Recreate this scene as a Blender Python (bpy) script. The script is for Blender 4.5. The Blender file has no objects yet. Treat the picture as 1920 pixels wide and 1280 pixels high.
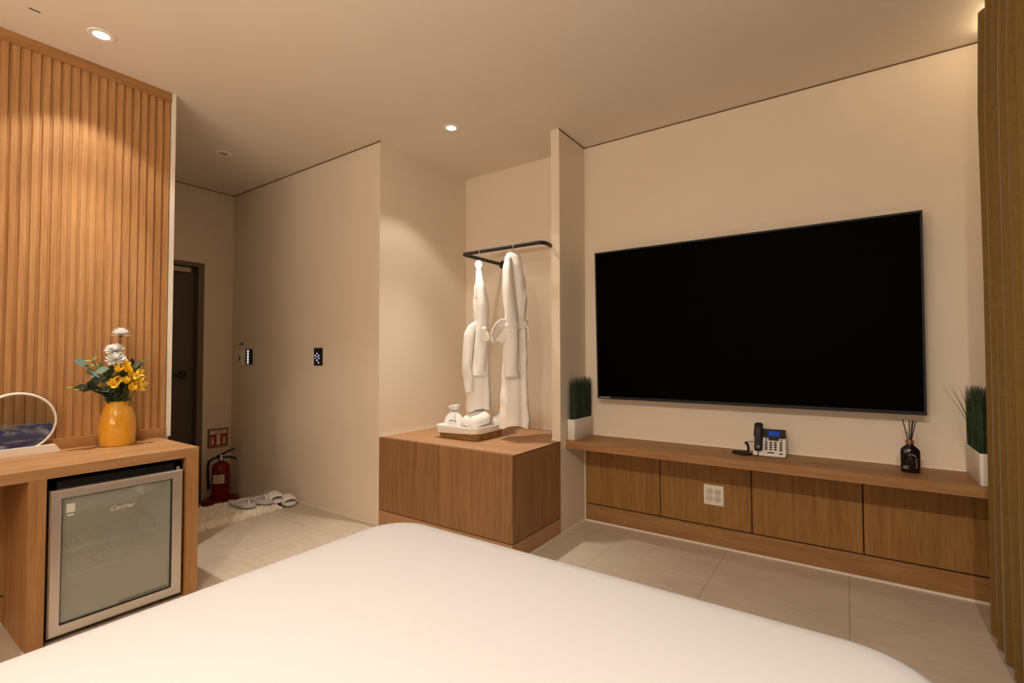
import bpy, bmesh, math, random
from mathutils import Vector, Matrix
random.seed(7)
scn = bpy.context.scene
COL = scn.collection
PI = math.pi
V = Vector

def S(r, g, b):
    f = lambda c: (c/255/12.92 if c/255 <= .04045 else ((c/255+.055)/1.055)**2.4)
    return (f(r), f(g), f(b))

# ------------------------------------------------------------------ camera
cam_d = bpy.data.cameras.new('camera'); cam = bpy.data.objects.new('camera', cam_d); COL.objects.link(cam)
cam_d.sensor_fit = 'HORIZONTAL'; cam_d.sensor_width = 36; cam_d.lens = 908.455/1920*36
cam_d.clip_start = .02
yaw, pit, rol = map(math.radians, (34.6231914, 1.63131779, -0.14454115))
fw = V((-math.sin(yaw)*math.cos(pit), math.cos(yaw)*math.cos(pit), math.sin(pit)))
rt = V((math.cos(yaw), math.sin(yaw), 0)); up = rt.cross(fw)
rt, up = math.cos(rol)*rt+math.sin(rol)*up, -math.sin(rol)*rt+math.cos(rol)*up
cam.matrix_world = Matrix(((rt.x, up.x, -fw.x, 0), (rt.y, up.y, -fw.y, 0), (rt.z, up.z, -fw.z, 1.0905), (0, 0, 0, 1)))
scn.camera = cam

# ------------------------------------------------------------------ world, light, exposure
w = bpy.data.worlds.new('world'); scn.world = w; w.use_nodes = True
w.node_tree.nodes['Background'].inputs[0].default_value = (1, .8, .55, 1)
w.node_tree.nodes['Background'].inputs[1].default_value = .02
vs = scn.view_settings
vs.view_transform = 'Standard'; vs.look = 'None'; vs.gamma = 1; vs.use_curve_mapping = False
vs.exposure = -0.05
WARM = (1.0, .88, .74)

def spot(x, y, power, ang=104, blend=.55, rad=.022, z=2.488, col=WARM, tilt=0):
    d = bpy.data.lights.new('downlight_beam', 'SPOT'); d.energy = power; d.color = col
    d.spot_size = math.radians(ang); d.spot_blend = blend; d.shadow_soft_size = rad
    o = bpy.data.objects.new('downlight_beam', d); COL.objects.link(o); o.location = (x, y, z); o.rotation_euler = (math.radians(tilt), 0, 0); return o

for lx, ly in ((-2.664, .695), (-1.989, 2.224)):   # the two lit downlights: the lens beam and the wider, fainter spill of the reflector
    spot(lx, ly, 88, ang=63, blend=1.0, col=(1, .91, .80))
    spot(lx, ly, 16, ang=98, blend=.30, col=(1, .91, .80))
for lx, pw_ in ((-.42, 130), (.36, 125)):     # unseen lamps added over the bed head behind the camera, placed by the shelf shadow
    spot(lx, -.85, pw_, ang=120, blend=1.0, col=(1, .90, .78), tilt=30)

def area(name, loc, rot, sx, sy, power, col=WARM):
    d = bpy.data.lights.new(name, 'AREA'); d.shape = 'RECTANGLE'; d.size = sx; d.size_y = sy; d.energy = power; d.color = col
    o = bpy.data.objects.new(name, d); COL.objects.link(o); o.location = loc; o.rotation_euler = rot; return o
area('headboard_fill_light', (-.7, -1.22, 1.12), (math.radians(165), 0, 0), 2.4, .05, 58)  # unseen fill light added behind the camera to brighten ceiling and walls

# ------------------------------------------------------------------ materials
def mat(name, col, rough=.6, spec=.35, metal=0, emit=None, es=1, noise=None, bump=None, **kw):
    m = bpy.data.materials.new(name); m.use_nodes = True
    nt = m.node_tree; b = nt.nodes['Principled BSDF']
    b.inputs['Base Color'].default_value = (*col, 1); b.inputs['Roughness'].default_value = rough
    b.inputs['Specular IOR Level'].default_value = spec; b.inputs['Metallic'].default_value = metal
    for k, v in kw.items(): b.inputs[k.replace('_', ' ')].default_value = v
    if emit: b.inputs['Emission Color'].default_value = (*emit, 1); b.inputs['Emission Strength'].default_value = es
    tc = nt.nodes.new('ShaderNodeTexCoord')
    if noise:                       # (scale, amount[, stretch])
        n = nt.nodes.new('ShaderNodeTexNoise'); n.inputs['Scale'].default_value = noise[0]; n.inputs['Detail'].default_value = 5
        mp = nt.nodes.new('ShaderNodeMapping'); mp.inputs['Scale'].default_value = noise[2] if len(noise) > 2 else (1, 1, 1)
        nt.links.new(tc.outputs['Object'], mp.inputs[0]); nt.links.new(mp.outputs[0], n.inputs['Vector'])
        r = nt.nodes.new('ShaderNodeValToRGB'); a = noise[1]
        r.color_ramp.elements[0].position = .3; r.color_ramp.elements[1].position = .7
        r.color_ramp.elements[0].color = (*[c*(1-a) for c in col], 1); r.color_ramp.elements[1].color = (*[min(1, c*(1+a)) for c in col], 1)
        nt.links.new(n.outputs[0], r.inputs[0]); nt.links.new(r.outputs[0], b.inputs['Base Color'])
    if bump:                        # (scale, strength)
        n2 = nt.nodes.new('ShaderNodeTexNoise'); n2.inputs['Scale'].default_value = bump[0]; n2.inputs['Detail'].default_value = 4
        nt.links.new(tc.outputs['Object'], n2.inputs['Vector'])
        bp = nt.nodes.new('ShaderNodeBump'); bp.inputs['Strength'].default_value = bump[1]; bp.inputs['Distance'].default_value = .002
        nt.links.new(n2.outputs[0], bp.inputs['Height']); nt.links.new(bp.outputs[0], b.inputs['Normal'])
    return m

def wood(name, light, dark, axis='z', rough=.5, fine=1.0, vary=False):
    """wood grain: long streaks, cathedral arches and fine pores running along `axis`"""
    m = bpy.data.materials.new(name); m.use_nodes = True; nt = m.node_tree; L = nt.links.new
    b = nt.nodes['Principled BSDF']; b.inputs['Roughness'].default_value = rough; b.inputs['Specular IOR Level'].default_value = .3
    tc = nt.nodes.new('ShaderNodeTexCoord')
    def mp(along, across):
        q = nt.nodes.new('ShaderNodeMapping'); s = [across]*3; s['xyz'.index(axis)] = along
        q.inputs['Scale'].default_value = s; L(tc.outputs['Object'], q.inputs[0]); return q
    n1 = nt.nodes.new('ShaderNodeTexNoise'); n1.inputs['Scale'].default_value = 1; n1.inputs['Detail'].default_value = 6
    n1.inputs['Distortion'].default_value = 1.1
    L(mp(1.3*fine, 17*fine).outputs[0], n1.inputs['Vector'])
    n2 = nt.nodes.new('ShaderNodeTexNoise'); n2.inputs['Scale'].default_value = 1; n2.inputs['Detail'].default_value = 3
    L(mp(9*fine, 190*fine).outputs[0], n2.inputs['Vector'])
    wv = nt.nodes.new('ShaderNodeTexWave'); wv.wave_type = 'RINGS'; wv.rings_direction = axis.upper() if axis != 'z' else 'Z'
    wv.inputs['Scale'].default_value = 1.6*fine; wv.inputs['Distortion'].default_value = 9; wv.inputs['Detail'].default_value = 3
    wv.inputs['Detail Scale'].default_value = .8
    L(mp(1.1*fine, 6*fine).outputs[0], wv.inputs['Vector'])
    def mix(a, bb, f):
        x = nt.nodes.new('ShaderNodeMix'); x.data_type = 'FLOAT'; x.inputs[0].default_value = f
        L(a, x.inputs[2]); L(bb, x.inputs[3]); return x.outputs[0]
    h = mix(mix(n1.outputs[0], wv.outputs['Fac'], .11), n2.outputs[0], .42)
    r = nt.nodes.new('ShaderNodeValToRGB'); r.color_ramp.elements[0].position = .36; r.color_ramp.elements[1].position = .64
    r.color_ramp.elements[0].color = (*dark, 1); r.color_ramp.elements[1].color = (*light, 1)
    L(h, r.inputs[0])
    L(r.outputs[0], b.inputs['Base Color'])
    bp = nt.nodes.new('ShaderNodeBump'); bp.inputs['Strength'].default_value = .12; bp.inputs['Distance'].default_value = .001
    L(n2.outputs[0], bp.inputs['Height']); L(bp.outputs[0], b.inputs['Normal'])
    return m

M = {}
M['wall'] = mat('wall_paint', (.81, .705, .575), .75, .2, noise=(3, .015), bump=(260, .05))
M['ceil'] = mat('ceiling_paint', (.79, .69, .57), .8, .15, noise=(2, .012))
M['caulk'] = mat('white_caulk', (.85, .78, .68), .6)
M['gap'] = mat('shadow_gap', (.16, .10, .05), .9, .1)
M['slat'] = wood('slat_wood', (.56, .30, .125), (.40, .195, .07), 'z')
M['slat_y'] = wood('molding_wood', (.46, .235, .09), (.33, .155, .052), 'y')
M['desk_y'] = wood('desk_wood', (.50, .285, .135), (.36, .185, .075), 'y')
M['desk_z'] = wood('desk_leg_wood', (.50, .27, .115), (.35, .17, .062), 'z')
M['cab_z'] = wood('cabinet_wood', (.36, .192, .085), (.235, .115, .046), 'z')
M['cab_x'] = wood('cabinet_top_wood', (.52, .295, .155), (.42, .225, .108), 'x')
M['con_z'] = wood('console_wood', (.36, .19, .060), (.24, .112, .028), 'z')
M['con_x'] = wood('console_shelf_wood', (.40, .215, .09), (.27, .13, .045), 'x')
M['groove'] = mat('groove_dark', (.03, .018, .01), .9, .1)
M['white'] = mat('white_paint', (.82, .78, .72), .5)
M['planter'] = mat('white_ceramic', (.80, .76, .70), .45)
M['linen'] = mat('bed_linen', (.77, .79, .84), .85, .1, bump=(500, .05))
M['robe'] = mat('robe_cotton', (.88, .85, .81), .9, .1, bump=(420, .25))
M['towel'] = mat('towel_terry', (.90, .87, .82), .95, .05, bump=(500, .6))
M['black_m'] = mat('black_metal', (.018, .016, .014), .45, .4)
M['black_p'] = mat('black_plastic', (.014, .014, .015), .35, .45)
M['screen'] = mat('tv_screen', (.0006, .0006, .0006), .55, .02)
M['bezel'] = mat('tv_bezel', (.022, .021, .021), .5, .2)
M['steel'] = mat('brushed_steel', (.70, .655, .61), .36, .5, metal=.85, noise=(6, .05, (1, 1, 60)))
M['chrome'] = mat('chrome', (.75, .73, .7), .15, .5, metal=1)
M['fr_black'] = mat('fridge_black', (.008, .008, .010), .4, .3)
M['fr_in'] = mat('fridge_liner', (.80, .80, .74), .5)
M['fr_fill'] = mat('fridge_fill_glow', (1, 1, 1), .5, emit=(1, .93, .80), es=15)  # glow of the added fill strip in the fridge
M['wire'] = mat('coated_wire', (.80, .79, .74), .4)
M['yellow'] = mat('yellow_glaze', (.80, .40, .035), .16, .5, Coat_Weight=.3)
M['petal_w'] = mat('white_petal', (.94, .93, .91), .7, .1)
M['petal_y'] = mat('yellow_petal', (.90, .62, .06), .6, .2, noise=(40, .12))
M['stamen'] = mat('orange_stamen', (.62, .22, .02), .7)
M['leaf_g'] = mat('green_leaf', (.075, .115, .03), .55, noise=(30, .3))
M['leaf_e'] = mat('eucalyptus_leaf', (.16, .23, .18), .6, noise=(30, .25))
M['leaf_d'] = mat('dusky_leaf', (.055, .075, .045), .6)
M['leaf_l'] = mat('lime_leaf', (.30, .33, .06), .55)
M['grass'] = mat('grass_blade', (.036, .064, .030), .5, .3, noise=(8, .5))
M['grass_d'] = mat('soil_moss', (.010, .018, .009), .9)
M['wicker'] = mat('wicker', (.33, .19, .055), .6, noise=(90, .4, (1, 1, .4)))
M['red'] = mat('red_enamel', (.19, .008, .011), .3, .4)
M['redsign'] = mat('red_print', (.36, .028, .014), .5)
M['cream'] = mat('cream_print', (.80, .70, .50), .5)
M['door'] = mat('door_leaf_paint', (.098, .082, .060), .5, .3)
M['frame'] = mat('door_frame_paint', (.17, .135, .095), .5, .3)
M['closer'] = mat('closer_metal', (.52, .44, .36), .4, .4)
M['rug'] = mat('rug_pile', (.86, .77, .65), .95, .05, noise=(22, .10))
M['slipper'] = mat('slipper_foam', (.86, .84, .82), .8)
M['sole'] = mat('slipper_sole', (.60, .57, .55), .8)
M['amber'] = mat('dark_amber_glass', (.010, .006, .006), .08, .5)
M['copper'] = mat('copper_cap', (.42, .22, .12), .35, .5, metal=.7)
M['print'] = mat('white_print', (.62, .58, .53), .6)
M['greyprint'] = mat('grey_print', (.20, .18, .16), .6)
M['outlet'] = mat('outlet_plastic', (.82, .76, .67), .45)
M['outlet_r'] = mat('outlet_recess', (.62, .57, .49), .5)
M['hole'] = mat('dark_hole', (.05, .04, .03), .8)
M['phone'] = mat('phone_shell', (.70, .66, .60), .4)
M['lcd'] = mat('phone_display', (.004, .02, .10), .3, emit=(.0, .06, .36), es=.55)
M['led_w'] = mat('white_led', (.8, .85, 1), .5, emit=(.80, .86, 1), es=1.3)
M['led_b'] = mat('blue_led', (.2, .2, .8), .5, emit=(.22, .25, 1), es=1.1)
M['lamp'] = mat('lamp_diffuser', (1, .95, .85), .5, emit=(1, .93, .80), es=9)
M['strip'] = mat('strip_diffuser', (1, .9, .7), .5, emit=(1, .80, .52), es=6.5)
M['lamp_off'] = mat('lamp_lens_off', (.42, .36, .30), .4)
M['ring'] = mat('lamp_ring', (.90, .85, .78), .4)
M['dkgrey'] = mat('dark_grey', (.06, .055, .05), .6)
M['wrapper'] = mat('pouch_fabric', (.86, .85, .84), .8, .15, bump=(120, .3))

def curtain_mat():
    m = mat('curtain_fabric', (.20, .118, .038), .95, .05, Sheen_Weight=.28, Sheen_Roughness=.4)
    nt = m.node_tree; b = nt.nodes['Principled BSDF']; tc = nt.nodes.new('ShaderNodeTexCoord'); L = nt.links.new
    outs = []
    for sc in ((60, 60, 900), (700, 700, 40)):
        q = nt.nodes.new('ShaderNodeMapping'); q.inputs['Scale'].default_value = sc; L(tc.outputs['Object'], q.inputs[0])
        n = nt.nodes.new('ShaderNodeTexNoise'); n.inputs['Scale'].default_value = .5; n.inputs['Detail'].default_value = 2; L(q.outputs[0], n.inputs['Vector']); outs.append(n.outputs[0])
    x = nt.nodes.new('ShaderNodeMix'); x.data_type = 'FLOAT'; x.inputs[0].default_value = .5; L(outs[0], x.inputs[2]); L(outs[1], x.inputs[3])
    r = nt.nodes.new('ShaderNodeValToRGB'); r.color_ramp.elements[0].position = .35; r.color_ramp.elements[1].position = .65
    r.color_ramp.elements[0].color = (.195, .118, .034, 1); r.color_ramp.elements[1].color = (.255, .158, .050, 1)
    L(x.outputs[0], r.inputs[0]); L(r.outputs[0], b.inputs['Base Color'])
    bp = nt.nodes.new('ShaderNodeBump'); bp.inputs['Strength'].default_value = .25; bp.inputs['Distance'].default_value = .001
    L(x.outputs[0], bp.inputs['Height']); L(bp.outputs[0], b.inputs['Normal'])
    return m
M['curtain'] = curtain_mat()

def floor_mat():
    m = mat('floor_tile', (.40, .345, .29), .42, .35)
    nt = m.node_tree; b = nt.nodes['Principled BSDF']; L = nt.links.new
    tc = nt.nodes.new('ShaderNodeTexCoord')
    q = nt.nodes.new('ShaderNodeMapping'); q.inputs['Scale'].default_value = (6, 40, 1); q.inputs['Rotation'].default_value = (0, 0, .35); L(tc.outputs['Object'], q.inputs[0])
    n = nt.nodes.new('ShaderNodeTexNoise'); n.inputs['Scale'].default_value = 1; n.inputs['Detail'].default_value = 7; L(q.outputs[0], n.inputs['Vector'])
    n2 = nt.nodes.new('ShaderNodeTexNoise'); n2.inputs['Scale'].default_value = 3.5; n2.inputs['Detail'].default_value = 4; L(tc.outputs['Object'], n2.inputs['Vector'])
    x = nt.nodes.new('ShaderNodeMix'); x.data_type = 'FLOAT'; x.inputs[0].default_value = .5; L(n.outputs[0], x.inputs[2]); L(n2.outputs[0], x.inputs[3])
    r = nt.nodes.new('ShaderNodeValToRGB'); r.color_ramp.elements[0].position = .35; r.color_ramp.elements[1].position = .65
    r.color_ramp.elements[0].color = (.57, .485, .39, 1); r.color_ramp.elements[1].color = (.68, .585, .475, 1); L(x.outputs[0], r.inputs[0])
    br = nt.nodes.new('ShaderNodeTexBrick'); br.offset = 0; br.squash = 1
    br.inputs['Scale'].default_value = 1; br.inputs['Brick Width'].default_value = .56; br.inputs['Row Height'].default_value = 1.15
    br.inputs['Mortar Size'].default_value = .0014; br.inputs['Mortar Smooth'].default_value = .2
    br.inputs['Mortar'].default_value = (.25, .205, .16, 1)
    q2 = nt.nodes.new('ShaderNodeMapping'); q2.inputs['Location'].default_value = (.57, -1.83, 0); L(tc.outputs['Object'], q2.inputs[0]); L(q2.outputs[0], br.inputs['Vector'])
    L(r.outputs[0], br.inputs['Color1']); L(r.outputs[0], br.inputs['Color2']); L(br.outputs['Color'], b.inputs['Base Color'])
    return m
M['floor'] = floor_mat()

def glass_mat(name, tint, ior=1.6, pale_refl=0):
    m = bpy.data.materials.new(name); m.use_nodes = True; nt = m.node_tree; nt.nodes.clear(); L = nt.links.new
    o = nt.nodes.new('ShaderNodeOutputMaterial'); t = nt.nodes.new('ShaderNodeBsdfTransparent'); g = nt.nodes.new('ShaderNodeBsdfGlossy')
    t.inputs[0].default_value = (*tint, 1); g.inputs['Roughness'].default_value = .02
    f = nt.nodes.new('ShaderNodeFresnel'); f.inputs[0].default_value = ior; x = nt.nodes.new('ShaderNodeMixShader')
    base = t.outputs[0]
    if pale_refl:                        # pale diffuse share painted in for the bed's reflection in the pane
        d = nt.nodes.new('ShaderNodeBsdfDiffuse'); d.inputs[0].default_value = (.74, .74, .66, 1)
        y = nt.nodes.new('ShaderNodeMixShader'); y.inputs[0].default_value = pale_refl; L(base, y.inputs[1]); L(d.outputs[0], y.inputs[2]); base = y.outputs[0]
    L(f.outputs[0], x.inputs[0]); L(base, x.inputs[1]); L(g.outputs[0], x.inputs[2]); L(x.outputs[0], o.inputs[0])
    return m
M['glass'] = glass_mat('fridge_glass', (.90, .93, .87), 1.9, .30)
M['glass_c'] = glass_mat('clear_glass', (.96, .97, .98), 1.35)

def sand_mat():
    m = mat('blue_sand', (.05, .06, .2), .5, .3)
    nt = m.node_tree; b = nt.nodes['Principled BSDF']; L = nt.links.new; tc = nt.nodes.new('ShaderNodeTexCoord')
    q = nt.nodes.new('ShaderNodeMapping'); q.inputs['Scale'].default_value = (1, 9, 26); q.inputs['Rotation'].default_value = (.35, 0, 0); L(tc.outputs['Object'], q.inputs[0])
    n = nt.nodes.new('ShaderNodeTexNoise'); n.inputs['Scale'].default_value = 1.3; n.inputs['Detail'].default_value = 4; n.inputs['Distortion'].default_value = 1.6; L(q.outputs[0], n.inputs['Vector'])
    r = nt.nodes.new('ShaderNodeValToRGB'); e = r.color_ramp.elements
    e[0].position = .38; e[0].color = (.022, .027, .16, 1); e[1].position = .66; e[1].color = (.55, .55, .62, 1)
    k = e.new(.5); k.color = (.07, .08, .25, 1)
    L(n.outputs[0], r.inputs[0]); L(r.outputs[0], b.inputs['Base Color']); return m
M['sand'] = sand_mat()

# ------------------------------------------------------------------ mesh helpers
ORG = {}
class MB:
    def __init__(s): s.bm = bmesh.new()
    def box(s, x0, x1, y0, y1, z0, z1, bev=0, seg=2):
        r = bmesh.ops.create_cube(s.bm, size=1); vs_ = r['verts']
        for v in vs_:
            v.co = V(((x0+x1)/2+v.co.x*(x1-x0), (y0+y1)/2+v.co.y*(y1-y0), (z0+z1)/2+v.co.z*(z1-z0)))
        if bev:
            ed = list({e for v in vs_ for e in v.link_edges})
            bmesh.ops.bevel(s.bm, geom=ed, offset=bev, segments=seg, affect='EDGES', profile=.5)
        return s
    def loft(s, rings, cap=True, closed=True):
        R = [[s.bm.verts.new(p) for p in r] for r in rings]
        n = len(R[0])
        for a, b in zip(R, R[1:]):
            for i in range(n if closed else n-1):
                j = (i+1) % n; s.bm.faces.new((a[i], a[j], b[j], b[i]))
        if cap and closed:
            s.bm.faces.new(R[0][::-1]); s.bm.faces.new(R[-1])
        return s
    def tube(s, pts, r, n=8, cap=True):
        pts = [V(p) for p in pts]; rs = r if isinstance(r, (list, tuple)) else [r]*len(pts); rings = []
        d0 = (pts[1]-pts[0]).normalized(); a = V((0, 0, 1)) if abs(d0.z) < .9 else V((1, 0, 0))
        nrm = d0.cross(a).normalized()
        for i, p in enumerate(pts):
            d = (pts[min(i+1, len(pts)-1)]-pts[max(i-1, 0)]).normalized()
            nrm = (nrm-d*nrm.dot(d)).normalized(); bn = d.cross(nrm)
            rings.append([p+rs[i]*(math.cos(t)*nrm+math.sin(t)*bn) for t in [2*PI*k/n for k in range(n)]])
        return s.loft(rings, cap)
    def lathe(s, prof, c=(0, 0, 0), n=28, axis='z', sx=1, sy=1, cap=True):
        c = V(c); rings = []
        for r, z in prof:
            ring = []
            for k in range(n):
                t = 2*PI*k/n; p = V((r*math.cos(t)*sx, r*math.sin(t)*sy, z))
                if axis == 'x': p = V((p.z, p.x, p.y))
                elif axis == 'y': p = V((p.x, -p.z, p.y))
                ring.append(c+p)
            rings.append(ring)
        return s.loft(rings, cap)
    def prism(s, poly, axis, a, b):
        def P(u, v, k): return {'x': V((k, u, v)), 'y': V((u, k, v)), 'z': V((u, v, k))}[axis]
        return s.loft([[P(u, v, a) for u, v in poly], [P(u, v, b) for u, v in poly]])
    def ball(s, c, rx, ry=None, rz=None, n=12):
        ry = ry or rx; rz = rz or rx
        r = bmesh.ops.create_uvsphere(s.bm, u_segments=n, v_segments=max(6, n//2), radius=1)
        for v in r['verts']: v.co = V((c[0]+v.co.x*rx, c[1]+v.co.y*ry, c[2]+v.co.z*rz))
        return s
    def ribbon(s, pts, wid, th=.003):
        """flat strip: pts, list of width vectors, thickness"""
        pts = [V(p) for p in pts]; rings = []
        for i, p in enumerate(pts):
            d = (pts[min(i+1, len(pts)-1)]-pts[max(i-1, 0)]).normalized(); wv = V(wid[i] if isinstance(wid, list) else wid)
            n = d.cross(wv).normalized()*th/2
            rings.append([p-wv/2-n, p+wv/2-n, p+wv/2+n, p-wv/2+n])
        return s.loft(rings)
    def xf(s, m):
        bmesh.ops.transform(s.bm, matrix=m, verts=s.bm.verts); return s
    def build(s, name, m, parent=None, local=False, ang=35, label=None):
        bmesh.ops.recalc_face_normals(s.bm, faces=s.bm.faces)
        me = bpy.data.meshes.new(name)
        o = bpy.data.objects.new(name, me); COL.objects.link(o)
        if parent is not None:
            org = ORG.get(parent.name, V((0, 0, 0)))
            if not local:
                for v in s.bm.verts: v.co -= org
            o.parent = parent; ORG[o.name] = org
        s.bm.to_mesh(me); s.bm.free()
        me.materials.append(m)
        for p in me.polygons: p.use_smooth = True
        me.set_sharp_from_angle(angle=math.radians(ang))
        if label: o['label'] = label
        return o

def thing(name, label, cat, loc, rot=(0, 0, 0), group=None):
    o = bpy.data.objects.new(name, None); COL.objects.link(o); o.location = loc; o.rotation_euler = rot
    o.empty_display_size = .05
    o['label'] = label; o['category'] = cat
    if group: o['group'] = group
    ORG[o.name] = V(loc); return o
def tag(o, label, cat, group=None):
    o['label'] = label; o['category'] = cat
    if group: o['group'] = group
    return o
def struct(name, mb, m, parent=None):
    o = mb.build(name, m, parent)
    if parent is None: o['kind'] = 'structure'
    return o

def text(body, size, m, name, origin, xdir, ydir, parent, local=False, th=.0006, align='CENTER', shear=0):
    cu = bpy.data.curves.new(name, 'FONT'); cu.body = body; cu.size = size; cu.extrude = th; cu.align_x = align; cu.align_y = 'CENTER'; cu.shear = shear
    t = bpy.data.objects.new('tmp_text', cu); COL.objects.link(t)
    bpy.context.view_layer.update()
    me = bpy.data.meshes.new_from_object(t.evaluated_get(bpy.context.evaluated_depsgraph_get()))
    bpy.data.objects.remove(t); me.name = name
    X = V(xdir).normalized(); Y = V(ydir).normalized(); Z = X.cross(Y); o3 = V(origin)
    if not local: o3 = o3-ORG.get(parent.name, V((0, 0, 0)))
    me.transform(Matrix(((X.x, Y.x, Z.x, o3.x), (X.y, Y.y, Z.y, o3.y), (X.z, Y.z, Z.z, o3.z), (0, 0, 0, 1))))
    me.materials.clear(); me.materials.append(m)
    o = bpy.data.objects.new(name, me); COL.objects.link(o); o.parent = parent; ORG[o.name] = ORG.get(parent.name, V((0, 0, 0)))
    return o

def arc(c, r, a0, a1, n, ax, ay):
    return [V(c)+r*(math.cos(a)*V(ax)+math.sin(a)*V(ay)) for a in [a0+(a1-a0)*k/n for k in range(n+1)]]

# ================================================================== THE ROOM
XS, YC, YT, XP, XD, H = -2.975, 2.095, 2.965, -1.446, -4.42, 2.5
XR, YB = .80, -1.30
struct('floor', MB().box(-3.84, XR, YB, YT, -.25, 0), M['floor'])
struct('floor_entry', MB().box(-4.6, -3.84, 1.05, YC, -.25, -.13), M['floor'])
struct('ceiling', MB().box(-4.6, 1.0, YB-.1, 3.1, H, H+.1), M['ceil'])
struct('wall_left', MB().box(-4.6, XS, YB-.1, 1.09, -.25, H), M['wall'])
struct('wall_corridor', MB().box(-4.6, -2.493, YC, 3.1, -.25, H), M['wall'])
struct('wall_back', MB().box(-2.493, 1.0, YT, 3.1, -.25, H), M['wall'])
struct('wall_right', MB().box(XR, 1.0, YB-.1, YT, -.25, H), M['wall'])
struct('wall_front', MB().box(XS, XR, YB-.1, YB, -.25, H), M['wall'])
struct('wall_partition', MB().box(XP-.06, XP, 2.614, YT, 0, H), M['wall'])
# entrance wall with the door opening
DY1, DZ1 = 1.865, 1.865
struct('wall_entry', MB().box(XD-.18, XD, DY1, YC, -.13, H).box(XD-.18, XD, 1.09, DY1, DZ1, H), M['wall'])
dr = struct('door_1', MB().box(XD-.10, XD-.06, 1.09, 1.815, -.13, 1.825), M['door'])
struct('frame', MB().prism([(DY1-.045, -.13), (DY1, -.13), (DY1, DZ1), (1.09, DZ1), (1.09, DZ1-.035), (DY1-.045, DZ1-.035)], 'x', XD-.12, XD+.002), M['frame'], dr)
MB().box(XD-.06, XD-.025, 1.30, 1.775, 1.782, 1.822, .003).build('door_closer', M['closer'], dr)
hd = MB().lathe([(.034, 0), (.034, .010), (.030, .014), (.012, .014), (.012, .045)], (XD-.06, 1.735, .937), 20, 'x').build('door_handle', M['black_m'], dr)
MB().tube([(XD-.018, 1.735, .937), (XD-.016, 1.70, .937), (XD-.018, 1.65, .935), (XD-.022, 1.615, .934)], [.013, .012, .010, .009], 10).build('lever', M['black_m'], hd)
# thin shadow gaps along the ceiling and white caulk along floor and corners
def strip(name, *b, m='gap'): struct(name, MB().box(*b), M[m])
strip('trim_1', -4.42, -2.4915, YC-.0015, YC+.002, 2.492, 2.4999)
strip('trim_2', XP-.001, 0.8, YT-.0015, YT+.002, 2.493, 2.4999)
strip('trim_3', XP-.002, XP+.0015, 2.6125, YT, 2.491, 2.4999)
strip('trim_4', XD-.002, XD+.0015, 1.09, YC, 2.494, 2.4999)
strip('trim_5', XP, XP+.006, YT-.026, YT-.018, 0, .515, m='caulk')
strip('baseboard_back', XP, XR, 2.936, 2.9445, 0, .009, m='caulk')
strip('baseboard_partition', XP, XP+.007, 2.10, 2.94, 0, .009, m='caulk')
strip('baseboard_corridor', -3.86, -2.50, YC-.007, YC, 0, .008, m='caulk')
strip('baseboard_entry', XD, XD+.006, 1.87, YC, -.13, -.12, m='caulk')
strip('baseboard_left', -2.857, -2.849, -.9, .466, 0, .008, m='caulk')
strip('trim_6', -2.515, -2.499, .462, .4685, 0, .006, m='caulk')

# ------------------------------------------------------------------ slatted wall panel
t = thing('slat_panel', 'tall oak panel of vertical slats on the wall above the desk', 'wall panel', (XS, 0, .669))
sl = MB()
sl.box(XS, XS+.006, -1.2, 1.072, .72, 2.46)
y = 1.070
while y > -1.15:
    sl.box(XS+.005, XS+.0145, y-.0222, y, .716, 2.464, .0015, 1); y -= .0338
sl.build('slats', M['slat'], t)
MB().box(XS, XS+.024, -1.2, 1.074, 2.450, 2.4995, .001, 1).build('top_molding', M['slat_y'], t)
MB().box(XS, XS+.024, -1.2, 1.074, .6695, .717, .001, 1).build('base_molding', M['slat_y'], t)
struct('trim_7', MB().box(XS, XS+.022, 1.0745, 1.0935, .669, 2.4998), M['caulk'])

# ------------------------------------------------------------------ desk
XF = -2.491
t = thing('desk', 'oak built-in desk along the slatted wall with open bays below', 'desk', (-2.73, .3, 0))
MB().box(-2.974, XF, -1.1, 1.04, .627, .669, .0012, 1).build('desktop', M['desk_y'], t)
for y0 in (.990, .469, -1.1):
    MB().box(-2.85 if y0 != .99 else -2.974, XF, y0, y0+.05, 0, .627, .001, 1).build('side_panel', M['desk_z'], t)
MB().box(-2.974, -2.858, -1.05, .518, .115, .627).box(-2.974, -2.858, -1.05, .518, 0, .108).build('back_panel', M['desk_z'], t)
MB().box(-2.974, -2.866, -1.05, .518, .107, .116).build('groove', M['groove'], t)

# ------------------------------------------------------------------ mini fridge in the right bay
FX = -2.497
t = thing('mini_fridge', 'small glass-door fridge with steel frame under the desk', 'fridge', (-2.72, .755, .0))
y0, y1, z0, z1 = .5235, .9865, .018, .606
fb = MB()
fb.box(-2.93, -2.915, y0+.004, y1-.006, z0, z1).box(-2.93, FX-.028, y0+.004, y0+.030, z0, z1).box(-2.93, FX-.028, y1-.034, y1-.006, z0, z1)
fb.box(-2.93, FX-.028, y0+.004, y1-.006, z1-.035, z1).box(-2.93, FX-.028, y0+.004, y1-.006, z0, z0+.03)
fb.build('body', M['fr_black'], t)
yl, yr = y0+.032, y1-.036
MB().box(-2.914, -2.908, yl, yr, z0+.03, z1-.036).box(-2.908, FX-.03, yl, yl+.006, z0+.03, z1-.036).box(-2.908, FX-.03, yr-.006, yr, z0+.03, z1-.036)\
    .box(-2.908, FX-.03, yl+.006, yr-.006, z0+.03, z0+.036).box(-2.908, FX-.03, yl+.006, yr-.006, z1-.042, z1-.036).build('liner', M['fr_in'], t)
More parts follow.
